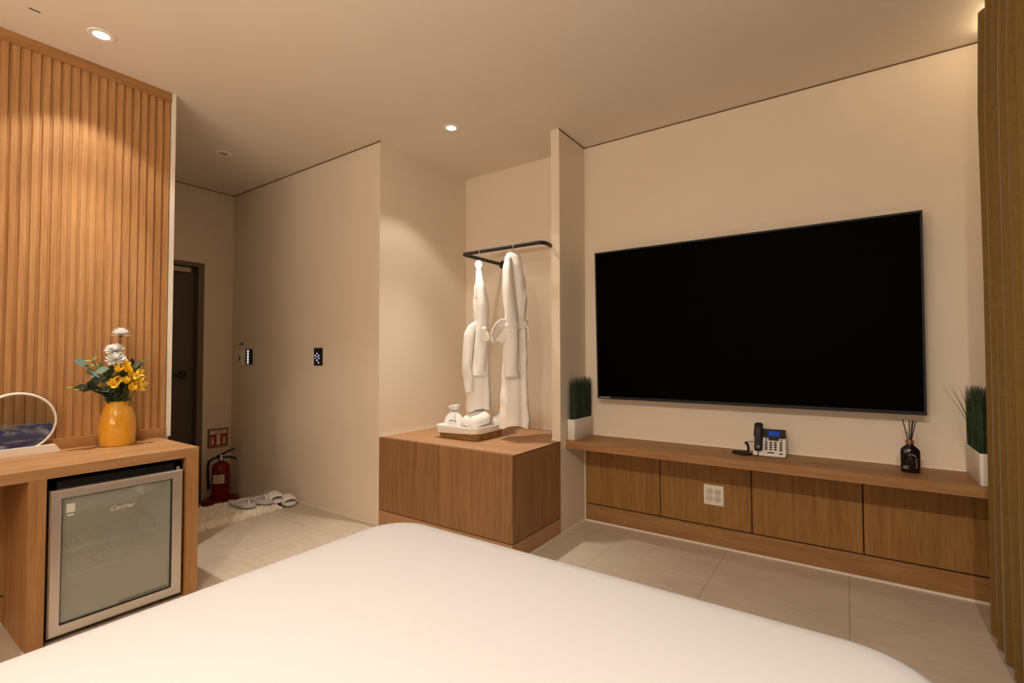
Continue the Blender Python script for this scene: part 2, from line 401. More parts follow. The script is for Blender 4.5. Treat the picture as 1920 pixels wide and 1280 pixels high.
for zz in (.305, .205):
    sh = MB(); a, b = yl+.012, yr-.012
    sh.tube([(-2.60, a, zz), (-2.60, b, zz)], .0042, 6).tube([(-2.88, a, zz), (-2.88, b, zz)], .0028, 6).tube([(-2.73, a, zz-.003), (-2.73, b, zz-.003)], .0025, 6)
    for k in range(22):
        yy = a+(b-a)*(k+.5)/22; sh.tube([(-2.602, yy, zz+.002), (-2.88, yy, zz+.002)], .0021, 5)
    sh.build('wire_shelf', M['wire'], t)
ts = MB().box(-2.80, -2.60, yr-.095, yr-.008, .475, .555, .006).build('thermostat', M['wire'], t)
MB().lathe([(.017, 0), (.017, .010), (.014, .012), (.0, .012)], (-2.60, yr-.045, .520), 20, 'x').build('knob', M['fr_in'], ts)
MB().tube([(-2.80, yr-.12, .40), (-2.70, yr-.06, .375), (-2.66, yr-.03, .345), (-2.64, yr-.03, .31)], .002, 6).build('sensor_wire', M['dkgrey'], t)
dy0, dy1, dz0, dz1 = .529, .9785, .022, .576
gy0, gy1, gz0, gz1 = .5645, .937, .060, .541
def bar(q):   # mitred frame bars with a chamfered outer edge
    b = MB(); o = [V((FX, *p)) for p in q]; i = [V((FX-.028, p.y, p.z)) for p in o]; b.loft([o, i]); return b
D = MB()
o_ = [(dy0, dz0), (dy1, dz0), (dy1, dz1), (dy0, dz1)]; i_ = [(gy0, gz0), (gy1, gz0), (gy1, gz1), (gy0, gz1)]
ins = lambda P, d: [(P[0][0]+d, P[0][1]+d), (P[1][0]-d, P[1][1]+d), (P[2][0]-d, P[2][1]-d), (P[3][0]+d, P[3][1]-d)]
lay = [(o_, FX-.028), (o_, FX-.005), (ins(o_, .005), FX), (ins(i_, -.002), FX), (i_, FX-.003), (i_, FX-.028)]
D.loft([[V((x, a, b)) for a, b in P] for P, x in lay], cap=False)
dd = D.build('door_frame', M['steel'], t, ang=20)
g = .006
MB().loft([[V((x, a, b)) for a, b in P] for P, x in [(ins(i_, .0002), FX-.004), (ins(i_, .0002), FX-.020), (ins(i_, .0018), FX-.020), (ins(i_, .0018), FX-.004), (ins(i_, .0002), FX-.004)]], cap=False).build('gasket', M['fr_black'], dd)
MB().box(FX-.019, FX-.015, gy0+.001, gy1-.001, gz0+.001, gz1-.001).build('glass_pane', M['glass'], dd)
MB().box(-2.56, -2.545, yl+.05, yr-.15, z1-.046, z1-.0425).build('interior_fill', M['fr_fill'], t)  # glowing strip added to brighten the inside of the fridge
MB().lathe([(.008, 0), (.008, .014)], (-2.512, .962, .577), 12).build('hinge', M['chrome'], t)
text('Carrier', .027, M['wire'], 'logo_lettering', (FX-.0135, .757, .461), (0, 1, 0), (0, 0, 1), dd, shear=.35)
MB().box(FX-.0146, FX-.0135, .580, .606, .481, .515).build('white_sticker', M['fr_in'], dd)
MB().box(FX-.0146, FX-.0138, .583, .603, .467, .475).build('sticker_slip', M['fr_in'], dd)
tx = MB(); yy = .752; rr = random.Random(3)
while yy < .925:
    wd = rr.choice((.004, .006, .008)); tx.box(FX-.0146, FX-.0136, yy, yy+wd, .0685, .0705).box(FX-.0146, FX-.0136, yy, yy+wd*.6, .0735, .0755); yy += wd+.0025
tx.build('notice_lettering', M['dkgrey'], dd)

# ------------------------------------------------------------------ sand art
SX = -2.925
t = thing('sand_picture', 'round white sand-art frame with blue sand on the desk', 'ornament', (SX, .48, .669))
MB().prism([(.355, .6695), (.648, .6695), (.628, .701), (.375, .701)], 'x', SX-.024, SX+.028).build('stand', M['white'], t)
ring = MB(); c = V((SX, .508, .807)); R0 = .124
rings = []
for k in range(64):
    a = 2*PI*k/64; d = V((0, math.cos(a), math.sin(a)))
    rings.append([c+d*(R0+.006*math.cos(q))+V((.011*math.sin(q), 0, 0)) for q in [2*PI*j/10 for j in range(10)]])
rings.append(rings[0]); ring.loft(rings, cap=False); bmesh.ops.remove_doubles(ring.bm, verts=ring.bm.verts, dist=1e-6)
ring.build('ring', M['white'], t)
for s_ in (-1, 1):
    MB().lathe([(.119, 0), (.119, .0015)], (SX+s_*.007, c.y, c.z), 48, 'x').build('glass_disc', M['glass_c'], t)
# the sand: a lens-shaped filling below an uneven surface
poly = []
for k in range(33):
    yy = -.116+.232*k/32; top = -.022+.007*math.sin(yy*34+.6)+.016*max(0, yy/.116)
    poly.append((yy, top))
pl = [(c.y+a, c.z+b) for a, b in poly if math.hypot(a, b) < .1165]
a1 = math.atan2(pl[-1][1]-c.z, pl[-1][0]-c.y); a0 = math.atan2(pl[0][1]-c.z, pl[0][0]-c.y)
for k in range(1, 30):
    a = a1+(a0-2*PI*(a0 > a1)-a1)*k/30; pl.append((c.y+.117*math.cos(a), c.z+.117*math.sin(a)))
MB().prism(pl, 'x', SX-.004, SX+.0045).build('sand', M['sand'], t)

# ------------------------------------------------------------------ vase and flowers
VX, VY, VZ = -2.872, .842, .669
t = thing('flower_vase', 'glossy yellow ceramic vase holding flowers on the desk', 'vase', (VX, VY, VZ))
MB().lathe([(.0, 0), (.062, 0), (.066, .003), (.069, .03), (.0715, .07), (.071, .10), (.0665, .135), (.058, .165), (.049, .187), (.0455, .196), (.048, .204), (.0485, .207), (.043, .208), (.040, .197), (.05, .16), (.06, .10), (.055, .01), (0, .008)], (VX, VY, VZ), 40).build('vessel', M['yellow'], t)

def petal(mb, c, d, upv, ln, wd, curl, n=4):
    """one thick petal from c along d"""
    d = V(d).normalized(); s = d.cross(V(upv)).normalized(); u = s.cross(d); rings = []
    for k in range(n+1):
        q = k/n; w = wd*math.sin(PI*min(.97, .12+q*.82))**.7; p = V(c)+d*ln*q+u*curl*q*q
        rings.append([p-s*w/2, p-u*w*.14-u*.0006, p+s*w/2, p-u*w*.14+u*.0006])
    mb.loft(rings)
def mum(name, c, r, label, tilt=(0, 0, 1)):
    t = thing(name, label, 'flower', c, group='white flowers in the yellow vase')
    mb = MB(); tl = V(tilt).normalized(); a = tl.orthogonal().normalized(); b = tl.cross(a); rn = random.Random(name+label)
    for ring_, (n, el, ln) in enumerate(((16, -12, 1), (15, 8, .95), (13, 28, .82), (10, 48, .66), (7, 68, .5))):
        for k in range(n):
            th = 2*PI*(k+.5*(ring_ % 2))/n+rn.uniform(-.1, .1); e = math.radians(el+rn.uniform(-7, 7))
            d = (a*math.cos(th)+b*math.sin(th))*math.cos(e)+tl*math.sin(e)
            petal(mb, V(c)+tl*.004*ring_*.6, d, tl, r*ln*rn.uniform(.9, 1.08), r*.34, r*.12)
    mb.build('petals', M['petal_w'], t)
    MB().lathe([(.004, -.012), (.012, -.004), (.010, .002)], c, 10).build('calyx', M['leaf_d'], t)
    MB().tube([V(c)-tl*.01, V(c)*.5+V((VX, VY, VZ+.2))*.5+V((0, 0, 0)), V((VX+(c[0]-VX)*.2, VY+(c[1]-VY)*.2, VZ+.03))], .0016, 6).build('stem', M['leaf_d'], t)
mum('white_flower', (VX, VY+.006, 1.195), .042, 'topmost white flower standing above the yellow vase')
mum('white_flower', (VX+.012, VY-.018, 1.118), .042, 'middle white flower of the three above the yellow vase', (.3, -.15, 1))
mum('white_flower', (VX+.03, VY-.020, 1.076), .043, 'lowest white flower just above the yellow blossoms', (.5, -.2, 1))

t = thing('yellow_flower_spray', 'spray of yellow blossoms crowding the mouth of the yellow vase', 'flower', (VX+.03, VY, VZ+.2))
bl = [(.04, .004, 1.045), (.05, -.024, 1.018), (.055, -.030, .985), (.06, -.036, .958), (.058, .020, 1.020), (.07, .028, .99), (.066, .046, 1.005), (.075, .010, .965), (.07, .060, .968), (.072, .052, .945), (.078, .022, .935), (.06, .034, .962)]
for i, (dx, dy, z) in enumerate(bl):
    rn = random.Random(i); c = V((VX+dx, VY+dy, z)); d = V((.9+rn.uniform(-.3, .2), dy*8+rn.uniform(-.5, .5), rn.uniform(-.1, .9))).normalized()
    a = d.orthogonal().normalized(); b = d.cross(a); mb = MB(); op = rn.uniform(.5, 1.1)
    for k in range(6):
        th = 2*PI*k/6+rn.random(); petal(mb, c, d*(1.15-op*.5)+(a*math.cos(th)+b*math.sin(th))*op, d, .037, .021, .006)
    bo = mb.build('blossom', M['petal_y'], t)
    MB().tube([c, c+d*.013], [.0045, .003], 6).build('stamen', M['stamen'], bo)
st = MB()
for dx, dy, z in bl: st.tube([(VX+dx, VY+dy, z), (VX+dx*.7, VY+dy*.7, (z+VZ+.18)/2+.01), (VX+dx*.25, VY+dy*.3, VZ+.06)], .0012, 5)
st.build('stem', M['leaf_g'], t)

def leaf(mb, c, d, upv, ln, wd, curl=.0):
    d = V(d).normalized(); s = d.cross(V(upv)).normalized(); u = s.cross(d); rings = []
    for k in range(6):
        q = k/5; w = wd*math.sin(PI*min(.985, .03+q*.95))**.8; p = V(c)+d*ln*q-u*curl*q*q
        rings.append([p-s*w/2+u*w*.12, p-u*.0004, p+s*w/2+u*w*.12, p+u*.0004])
    mb.loft(rings)
def sprig(name, label, pts, leaves, mleaf, lw, seed, two=True):
    t = thing(name, label, 'foliage', pts[0], group='greenery in the yellow vase'); rn = random.Random(seed)
    MB().tube(pts, .0015, 6).build('stem', M['leaf_g'], t); mb = MB(); P = [V(p) for p in pts]
    for k in range(leaves):
        q = .35+.65*k/(leaves-1); f = q*(len(P)-1); i = min(int(f), len(P)-2); p = P[i].lerp(P[i+1], f-i); d = (P[i+1]-P[i]).normalized()
        for s_ in ((-1, 1) if two else (1,)):
            sd = V((rn.uniform(-.3, .9), s_*rn.uniform(.4, 1), rn.uniform(-.5, .6)))
            leaf(mb, p, d*.5+sd, V((.8, 0, .6)), lw[0]*rn.uniform(.7, 1.1), lw[1]*rn.uniform(.8, 1.1), .004)
    mb.build('leaves', mleaf, t); return t
base = (VX, VY, VZ+.06)
def stalk(e, mid=None):
    e = V(e); m_ = V(mid) if mid else V((VX+(e.x-VX)*.4, VY+(e.y-VY)*.35, VZ+.22+(e.z-VZ-.22)*.55))
    return [V(base), V((VX+(e.x-VX)*.12, VY+(e.y-VY)*.12, VZ+.205)), m_, e]
sprig('eucalyptus_sprig', 'grey-green eucalyptus sprig leaning left out of the yellow vase', stalk((VX+.03, VY-.125, 1.045)), 6, M['leaf_e'], (.055, .042), 1)
sprig('leafy_sprig', 'dark leafy sprig drooping low on the left of the vase mouth', stalk((VX+.03, VY-.115, .955)), 11, M['leaf_d'], (.058, .036), 2)
sprig('leafy_sprig', 'thin lime-tipped sprig reaching furthest left from the vase', stalk((VX+.035, VY-.172, .952)), 9, M['leaf_l'], (.030, .011), 3)
sprig('leafy_sprig', 'green pointed sprig rising left behind the eucalyptus leaves', stalk((VX-.005, VY-.10, 1.07)), 8, M['leaf_l'], (.030, .011), 4)
sprig('leafy_sprig', 'wiry green sprig leaning right out of the yellow vase', stalk((VX+.01, VY+.085, 1.055)), 10, M['leaf_g'], (.042, .012), 5)
sprig('leafy_sprig', 'dusky broad-leaved sprig right behind the white flowers', stalk((VX-.01, VY+.055, 1.05)), 7, M['leaf_d'], (.050, .026), 6)
sprig('leafy_sprig', 'short bushy green sprig filling the vase mouth', stalk((VX+.035, VY+.005, .985)), 14, M['leaf_g'], (.055, .016), 8)
sprig('leafy_sprig', 'narrow green sprig along the left side of the yellow blossoms', stalk((VX+.02, VY-.055, 1.03)), 12, M['leaf_g'], (.055, .018), 9)

# ------------------------------------------------------------------ wardrobe cabinet in the niche
zc = .566
t = thing('storage_cabinet', 'low oak cabinet with two doors under the hanging robes', 'cabinet', (-1.97, 2.3, 0))
XA, XB = -2.491, XP
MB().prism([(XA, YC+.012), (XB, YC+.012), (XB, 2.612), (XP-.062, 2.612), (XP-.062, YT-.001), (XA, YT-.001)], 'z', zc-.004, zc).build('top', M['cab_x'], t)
MB().prism([(XA+.02, YC+.03), (XB-.02, YC+.03), (XB-.02, 2.612), (XP-.062, 2.612), (XP-.062, YT-.001), (XA+.02, YT-.001)], 'z', .0, zc-.004).build('carcass', M['groove'], t)
ym = -1.970
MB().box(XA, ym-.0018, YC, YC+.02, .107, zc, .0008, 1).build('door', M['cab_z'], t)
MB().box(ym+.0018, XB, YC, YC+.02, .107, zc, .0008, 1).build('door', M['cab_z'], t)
MB().box(XB-.018, XB, YC+.0205, 2.612, .107, zc-.0002, .0008, 1).build('side_panel', M['cab_z'], t)
MB().prism([(XA, YC+.001), (XB, YC+.001), (XB, 2.612), (XB-.018, 2.612), (XB-.018, YC+.018), (XA, YC+.018)], 'z', .0, .101).build('plinth', M['cab_x'], t)
struct('trim_8', MB().box(XA, XA+.006, 2.10, YT, zc, zc+.006).box(XA, XP-.06, YT-.006, YT, zc, zc+.006).box(XP-.062, XP+.001, 2.608, 2.614, zc, zc+.006), M['caulk'])
struct('trim_9', MB().box(XA-.001, XA+.004, YC-.004, YC, .0, zc+.002), M['caulk'])

# ------------------------------------------------------------------ clothes rail
zr, yr_ = 1.775, 2.5
xl, xr = -2.13, -1.50
pts = [(xl, YT, zr)] + [tuple(p) for p in arc((xl+.03, yr_+.03, zr), .03, PI, 1.5*PI, 6, (1, 0, 0), (0, 1, 0))] + [tuple(p) for p in arc((xr-.045, yr_+.045, zr), .045, 1.5*PI, 2*PI, 6, (1, 0, 0), (0, 1, 0))]
pts += [(xr-.012, 2.62, zr), (xr-.020, 2.66, zr), (xr-.020, YT, zr)]
t = thing('clothes_rail', 'black metal clothes rail bent to the niche wall', 'clothes rail', (-1.8, 2.72, zr))
MB().tube(pts, .0125, 12).build('bar', M['black_m'], t)
for x in (xl, xr-.020): MB().lathe([(.03, 0), (.03, .006), (.018, .010)], (x, YT, zr), 20, 'y').build('flange', M['black_m'], t)

# ------------------------------------------------------------------ bathrobes on hangers
PM = 297.0; DK = .45        # DK: how deep the hanging robes are
def robe(x0px, X, prof, lbl, hlbl, seed, depth):
    org = V((X-.012, 2.516, .66)); u = V((.804, .595, 0)); vv = V((.595, -.804, 0))   # u to the picture's right, vv towards the bed
    zof = lambda y: 1.741-(y-472)/PM
    tt = thing('bathrobe', lbl, 'bathrobe', org, group='bathrobes on the clothes rail')
    rn = random.Random(seed); N = 72
    def rng_at(y):
        for (ya, la, ra, da), (yb, lb, rb, db) in zip(prof, prof[1:]):
            if ya <= y <= yb:
                q = (y-ya)/(yb-ya); q = q*q*(3-2*q)
                return la+(lb-la)*q, ra+(rb-ra)*q, da+(db-da)*q
        return prof[-1][1:]
    rings = []; ys = []
    y = prof[0][0]
    while y < prof[-1][0]: ys.append(y); y += 3 if y < prof[0][0]+30 else 5
    ys.append(prof[-1][0]); ph = [rn.uniform(0, 6) for _ in range(6)]
    for y in ys:
        l, r, d = rng_at(y); cu = ((l+r)/2-x0px)/PM; a = (r-l)/2/PM; q = (y-ys[0])/(ys[-1]-ys[0])
        ring_ = []
        for k in range(N):
            th = 2*PI*k/N; ex = .75
            cx = math.copysign(abs(math.cos(th))**ex, math.cos(th)); cy = math.copysign(abs(math.sin(th))**ex, math.sin(th))
            fold = 1+(.025+.055*q)*(math.sin(5*th+ph[0]+2.2*q)+.7*math.sin(9*th+ph[1]-3*q))*min(1, q*4) + .02*math.sin(17*q*PI+3*th+ph[2])*min(1, q*5) + .022*math.sin(38*q+2*math.sin(4*th)+ph[3])*min(1, q*6)*(1 if q < .5 else .4)
            p = org+u*(cu+a*cx*fold)+vv*(DK*d*cy*fold); p.z = zof(y)
            if y > ys[-1]-40: p.z += .012*math.sin(3*th+ph[4])*(y-ys[-1]+40)/40
            ring_.append(p)
        rings.append(ring_)
    MB().loft(rings).build('body', M['robe'], tt, ang=80)
    return tt, org, u, vv, zof
def at(org, u, vv, zof, x0, px, y, d): 
    p = org+u*((px-x0)/PM)+vv*d*DK; p.z = zof(y); return p
def soft(mb, it=2):
    for _ in range(it): bmesh.ops.subdivide_edges(mb.bm, edges=mb.bm.edges, cuts=1, use_grid_fill=True, smooth=.6)
    return mb

# left robe
pr = [(478, 894, 903, .02), (483, 889, 906, .05), (490, 890, 906, .07), (500, 893, 903, .10), (515, 892, 906, .13), (535, 888, 912, .15), (560, 886, 916, .16), (585, 886, 917, .15), (603, 889, 915, .13), (618, 887, 916, .13), (650, 884, 917, .14), (700, 879, 919, .15), (740, 875, 921, .15), (771, 874, 921, .15)]
rb, o_, u_, v_, zf = robe(899, -1.985, pr, 'left white bathrobe hanging above the towel basket', '', 3, .15)
A = lambda px, y, d: at(o_, u_, v_, zf, 899, px, y, d)
def sleeve(parent, P, W, D, name='sleeve'):
    rings = []
    for p, w_, d_ in zip(P, W, D):
        ring_ = []
        for k in range(20):
            th = 2*PI*k/20; f = 1+.10*math.sin(3*th+p.z*60)
            ring_.append(p+u_*(w_*math.cos(th)*f)+v_*(d_*math.sin(th)*f))
        rings.append(ring_)
    # refine along the length
    R2 = []
    for a, b in zip(rings, rings[1:]):
        for q in range(4): R2.append([x.lerp(y_, q/4) for x, y_ in zip(a, b)])
    R2.append(rings[-1])
    return MB().loft(R2).build(name, M['robe'], parent, ang=80)
sleeve(rb, [A(898, 500, .09), A(901, 530, .16), A(904, 570, .18), A(904, 600, .17), A(901, 640, .16), A(899, 690, .165), A(899, 703, .165)], [.018, .03, .036, .036, .040, .042, .046], [.03, .04, .04, .038, .034, .034, .036])
sleeve(rb, [A(893, 600, .06), A(887, 606, .09), A(881, 622, .10), A(878, 655, .10), A(876, 690, .10), A(879, 715, .10), A(880, 735, .10)], [.02, .032, .036, .036, .036, .034, .030], [.03, .04, .045, .045, .045, .045, .045])
bt = MB(); rings = []
for k in range(40):
    th = 2*PI*k/40; c = A(902, 610, 0)+u_*(.053*math.cos(th))+v_*(DK*.142*math.sin(th)); n = u_*math.cos(th)+v_*math.sin(th)
    rings.append([c-n*.003-V((0, 0, .022)), c+n*.004-V((0, 0, .022)), c+n*.004+V((0, 0, .022)), c-n*.003+V((0, 0, .022))])
rings.append(rings[0]); bt.loft(rings, cap=False); bmesh.ops.remove_doubles(bt.bm, verts=bt.bm.verts, dist=1e-5)
bt.ball(A(908, 615, .215), .022, .022, .022, 12)
bt.ribbon([A(907, 612, .215), A(911, 622, .235), A(913, 632, .235), A(910, 638, .228)], [tuple(u_*.02), tuple(u_*.036), tuple(u_*.042), tuple(u_*.04)], .006)
bt.ribbon([A(906, 615, .215), A(902, 630, .22), A(899, 645, .215)], tuple(u_*.03), .006)
bt.build('belt', M['robe'], rb, ang=60)
mk = MB().box(-.003, -.0005, 0, .001, 0, .012).box(.003, .0055, 0, .001, 0, .012)
mk.xf(Matrix.Translation(A(891, 556, .165)) @ Matrix(((u_.x, -v_.x, 0, 0), (u_.y, -v_.y, 0, 0), (0, 0, 1, 0), (0, 0, 0, 1)))).build('embroidered_mark', M['dkgrey'], rb)

pr = [(472, 953, 971, .03), (476, 949, 974, .07), (483, 946, 977, .11), (500, 943, 980, .15), (530, 942, 985, .17), (560, 944, 988, .17), (585, 947, 986, .15), (603, 948, 984, .14), (620, 947, 986, .14), (660, 944, 988, .15), (710, 941, 988, .16), (750, 939, 990, .17), (785, 938, 993, .17), (797, 938, 992, .17)]
rb2, o_, u_, v_, zf = robe(962, -1.716, pr, 'right white bathrobe hanging beside the partition wall', '', 11, .16)
A = lambda px, y, d: at(o_, u_, v_, zf, 962, px, y, d)
sleeve(rb2, [A(953, 484, .11), A(952, 505, .17), A(953, 540, .20), A(955, 575, .20), A(957, 610, .19), A(957, 650, .185), A(957, 690, .185), A(957, 704, .185)], [.016, .028, .034, .036, .04, .045, .048, .05], [.03, .04, .045, .042, .04, .038, .038, .040])
sleeve(rb2, [A(972, 484, -.11), A(975, 530, -.16), A(976, 600, -.18), A(974, 690, -.18)], [.016, .03, .036, .04], [.03, .03, .03, .03])
bt = MB(); rings = []
for k in range(40):
    th = 2*PI*k/40; c = A(966, 611, 0)+u_*(.074*math.cos(th))+v_*(DK*.156*math.sin(th)); n = u_*math.cos(th)+v_*math.sin(th); c.z += .012*math.cos(th)
    rings.append([c-n*.003-V((0, 0, .024)), c+n*.005-V((0, 0, .024)), c+n*.005+V((0, 0, .024)), c-n*.003+V((0, 0, .024))])
rings.append(rings[0]); bt.loft(rings, cap=False); bmesh.ops.remove_doubles(bt.bm, verts=bt.bm.verts, dist=1e-5)
bt.ball(A(951, 612, .225), .026, .026, .024, 12)
bt.ribbon([A(950, 606, .23), A(940, 605, .24), A(930, 612, .245), A(924, 622, .245), A(921, 634, .245), A(925, 638, .24), A(931, 628, .235), A(940, 617, .23), A(950, 613, .23)], tuple(V((0, 0, .035))+v_*.02), .006)
bt.ribbon([A(951, 612, .23), A(946, 622, .24), A(940, 634, .245), A(936, 641, .242)], [tuple(u_*.03), tuple(u_*.034+V((0, 0, .01))), tuple(u_*.045+V((0, 0, -.01))), tuple(u_*.05+V((0, 0, -.02)))], .006)
bt.ribbon([A(953, 608, .225), A(962, 618, .23), A(972, 612, .18)], tuple(V((0, 0, .038))), .006)
bt.ribbon([A(984, 604, .10), A(988, 618, .10), A(989, 634, .10), A(986, 642, .09)], [tuple(v_*.05), tuple(v_*.07), tuple(v_*.07), tuple(v_*.04)], .006)
bt.build('belt', M['robe'], rb2, ang=60)
for nm, X, Z, lab in (('clothes_hanger', -1.985, 1.74, 'metal hanger hook holding the left bathrobe'), ('clothes_hanger', -1.716, 1.725, 'metal hanger hook holding the right bathrobe')):
    hg = thing(nm, lab, 'hanger', (X, 2.5, Z), group='hangers on the clothes rail')
    vh = V((.595, -.804, 0))
    p = [V((X, 2.5, Z+.0))]+[V((X, 2.5, zr))+.0165*(math.cos(a)*vh+math.sin(a)*V((0, 0, 1))) for a in [-.9+k*.36 for k in range(12)]]
    MB().tube(p, .0022, 8).build('hook', M['chrome'], hg)

# ------------------------------------------------------------------ towel basket and what is in it
BX0, BX1, BY0, BY1 = -2.165, -1.868, 2.315, 2.585
t = thing('towel_basket', 'shallow wicker basket with white cloth liner on the cabinet', 'basket', (-2.02, 2.45, zc))
def rrect(x0, x1, y0, y1, r, z, n=6):
    P = []
    for cx, cy, a in ((x1-r, y1-r, 0), (x0+r, y1-r, PI/2), (x0+r, y0+r, PI), (x1-r, y0+r, 1.5*PI)):
        for k in range(n+1): P.append(V((cx+r*math.cos(a+PI/2*k/n), cy+r*math.sin(a+PI/2*k/n), z)))
    return P
def gr(d, z): return rrect(BX0-d, BX1+d, BY0-d, BY1+d, .028+d*.5, z)
wk = MB().loft([gr(-.002, zc+.0005), gr(.0, zc+.004), gr(.010, zc+.05), gr(.012, zc+.07), gr(.004, zc+.07), gr(-.004, zc+.012), gr(-.02, zc+.010)])
for k, zz in enumerate([zc+.006+.007*i for i in range(7)]):
    d = .001+.010*(zz-zc)/.05
    P = rrect(BX0-d, BX1+d, BY0-d, BY1+d, .028, zz, 5); q = []
    for i, p in enumerate(P): q.append(p+V((0, 0, .0012*(-1)**(i+k))))
    wk.tube(q+[q[0]], .0034, 6, False)
for k in range(26):
    f = (k+.5)/26
    for (xa, ya) in ((BX0+.02+(BX1-BX0-.04)*f, BY0), (BX0+.02+(BX1-BX0-.04)*f, BY1)): 
        s_ = -1 if ya == BY0 else 1; wk.tube([(xa, ya+s_*.003, zc+.003), (xa, ya+s_*.0135, zc+.05)], .003, 5)
    for (xa, ya) in ((BX0, BY0+.02+(BY1-BY0-.04)*f), (BX1, BY0+.02+(BY1-BY0-.04)*f)):
        s_ = -1 if xa == BX0 else 1; wk.tube([(xa+s_*.003, ya, zc+.003), (xa+s_*.0135, ya, zc+.05)], .003, 5)
wk.build('wicker', M['wicker'], t)
def wav(P, a):   # an uneven hem
    return [p+V((0, 0, a*math.sin(p.x*31+p.y*23))) for p in P]
MB().loft([gr(-.014, zc+.013), gr(.0, zc+.07), gr(.018, zc+.083), gr(.026, zc+.082), gr(.027, zc+.076), wav(gr(.024, zc+.052), .004), wav(gr(.021, zc+.040), .006), wav(gr(.018, zc+.040), .006), wav(gr(.02, zc+.055), .004), gr(.021, zc+.074), gr(.015, zc+.074), gr(-.002, zc+.066)][0:12], cap=True).build('liner', M['towel'], t, ang=60)
def towel(a, b, r, label, seed):
    a = V(a); b = V(b); tt = thing('rolled_towel', label, 'towel', (a+b)/2, group='rolled towels in the basket'); rn = random.Random(seed)
    d = (b-a).normalized(); s = d.cross(V((0, 0, 1))).normalized(); n = s.cross(d); rings = []; K = 12; ph = rn.uniform(0, 6)
    for k in range(K+1):
        q = k/K; rr_ = r*(1-.18*(abs(2*q-1))**6)*(1+.04*math.sin(q*9+ph))
        rings.append([a.lerp(b, q)+rr_*(1+.05*math.sin(2*th+q*4+ph)+(.09 if 1.0 < th < 1.6 else 0))*(math.cos(th)*s+math.sin(th)*n) for th in [2*PI*j/28 for j in range(28)]])
    e0 = [a-d*.010+(p-a)*.55 for p in rings[0]]; e1 = [b+d*.010+(p-b)*.55 for p in rings[-1]]
    mb = MB().loft([e0]+rings+[e1]); mb.build('roll', M['towel'], tt, ang=70)
    sp = [a-d*.011+r*(.08+.075*k/4)*(math.cos(k*.8)*s+math.sin(k*.8)*n) for k in range(1, 26)]
    sp2 = [b+d*.011+r*(.08+.075*k/4)*(math.cos(k*.8)*s+math.sin(k*.8)*n) for k in range(1, 26)]
    MB().tube(sp, .0022, 5).build('rolled_edge', M['towel'], tt); MB().tube(sp2, .0022, 5).build('rolled_edge', M['towel'], tt)
towel((-2.035, 2.405, .660), (-1.995, 2.545, .706), .036, 'leftmost rolled towel beside the pouch in the basket', 1)
towel((-1.945, 2.36, .657), (-1.905, 2.475, .697), .039, 'middle rolled towel at the basket front', 2)
towel((-1.905, 2.545, .662), (-1.868, 2.585, .676), .031, 'rightmost rolled towel at the basket corner', 3)
# drawstring pouch
PX, PY = -2.122, 2.405
t = thing('drawstring_pouch', 'small white drawstring pouch with a dark brush mark in the basket', 'pouch', (PX, PY, .585))
rings = []
for z, a, b in ((.585, .045, .03), (.60, .055, .04), (.64, .058, .042), (.68, .050, .036), (.705, .036, .028), (.724, .020, .018), (.730, .015, .014), (.737, .020, .017), (.752, .032, .024), (.766, .036, .024), (.764, .030, .018), (.745, .012, .008)):
    rings.append([V((PX, PY, z))+V((.86, .5, 0))*a*1.12*math.cos(th)*(1+.07*math.sin(9*th))+V((.5, -.86, 0))*b*math.sin(th)*(1+.10*math.sin(7*th+z*60)) for th in [2*PI*k/48 for k in range(48)]])
    if .75 < z: 
        for i, p in enumerate(rings[-1]): p.z += .006*math.cos(2*PI*i/48)
MB().loft(rings).build('bag', M['wrapper'], t, ang=70)
MB().tube([V((PX, PY, .730))+V((.017*math.cos(a), .017*math.sin(a), .001*math.sin(3*a))) for a in [2*PI*k/20 for k in range(21)]], .0022, 6).tube([(PX+.014, PY-.012, .730), (PX+.030, PY-.030, .715), (PX+.040, PY-.040, .69), (PX+.045, PY-.042, .655)], .0014, 5).build('drawstring', M['dkgrey'], t)
fd = V((.5, -.86, 0)); sd = V((.86, .5, 0))
bm_ = MB(); c0 = V((PX, PY, .668))+fd*.0405
bm_.ribbon([c0+sd*-.026+V((0, 0, -.002)), c0+sd*-.012+V((0, 0, .004))+fd*.003, c0+sd*.004+fd*.004, c0+sd*.022+V((0, 0, -.006))], [(0, 0, .003), (0, 0, .006), (0, 0, .004), (0, 0, .002)], .0012)
bm_.build('brush_mark', M['dkgrey'], t)
tx = MB()
for j, zz in enumerate((.650, .638, .626)):
    for k in range(6): tx.box(-.028+.0095*k, -.022+.0095*k, -.0005, .0005, 0, .0026) if (j+k) % 4 else None
    tx.bm.verts.ensure_lookup_table()
    pass
for i, v in enumerate(tx.bm.verts): v.co.z += .650-.012*(i//40)
tx.xf(Matrix(((sd.x, -fd.x, 0, PX+fd.x*.0455), (sd.y, -fd.y, 0, PY+fd.y*.0455), (0, 0, 1, 0), (0, 0, 0, 1)))).build('small_lettering', M['greyprint'], t)

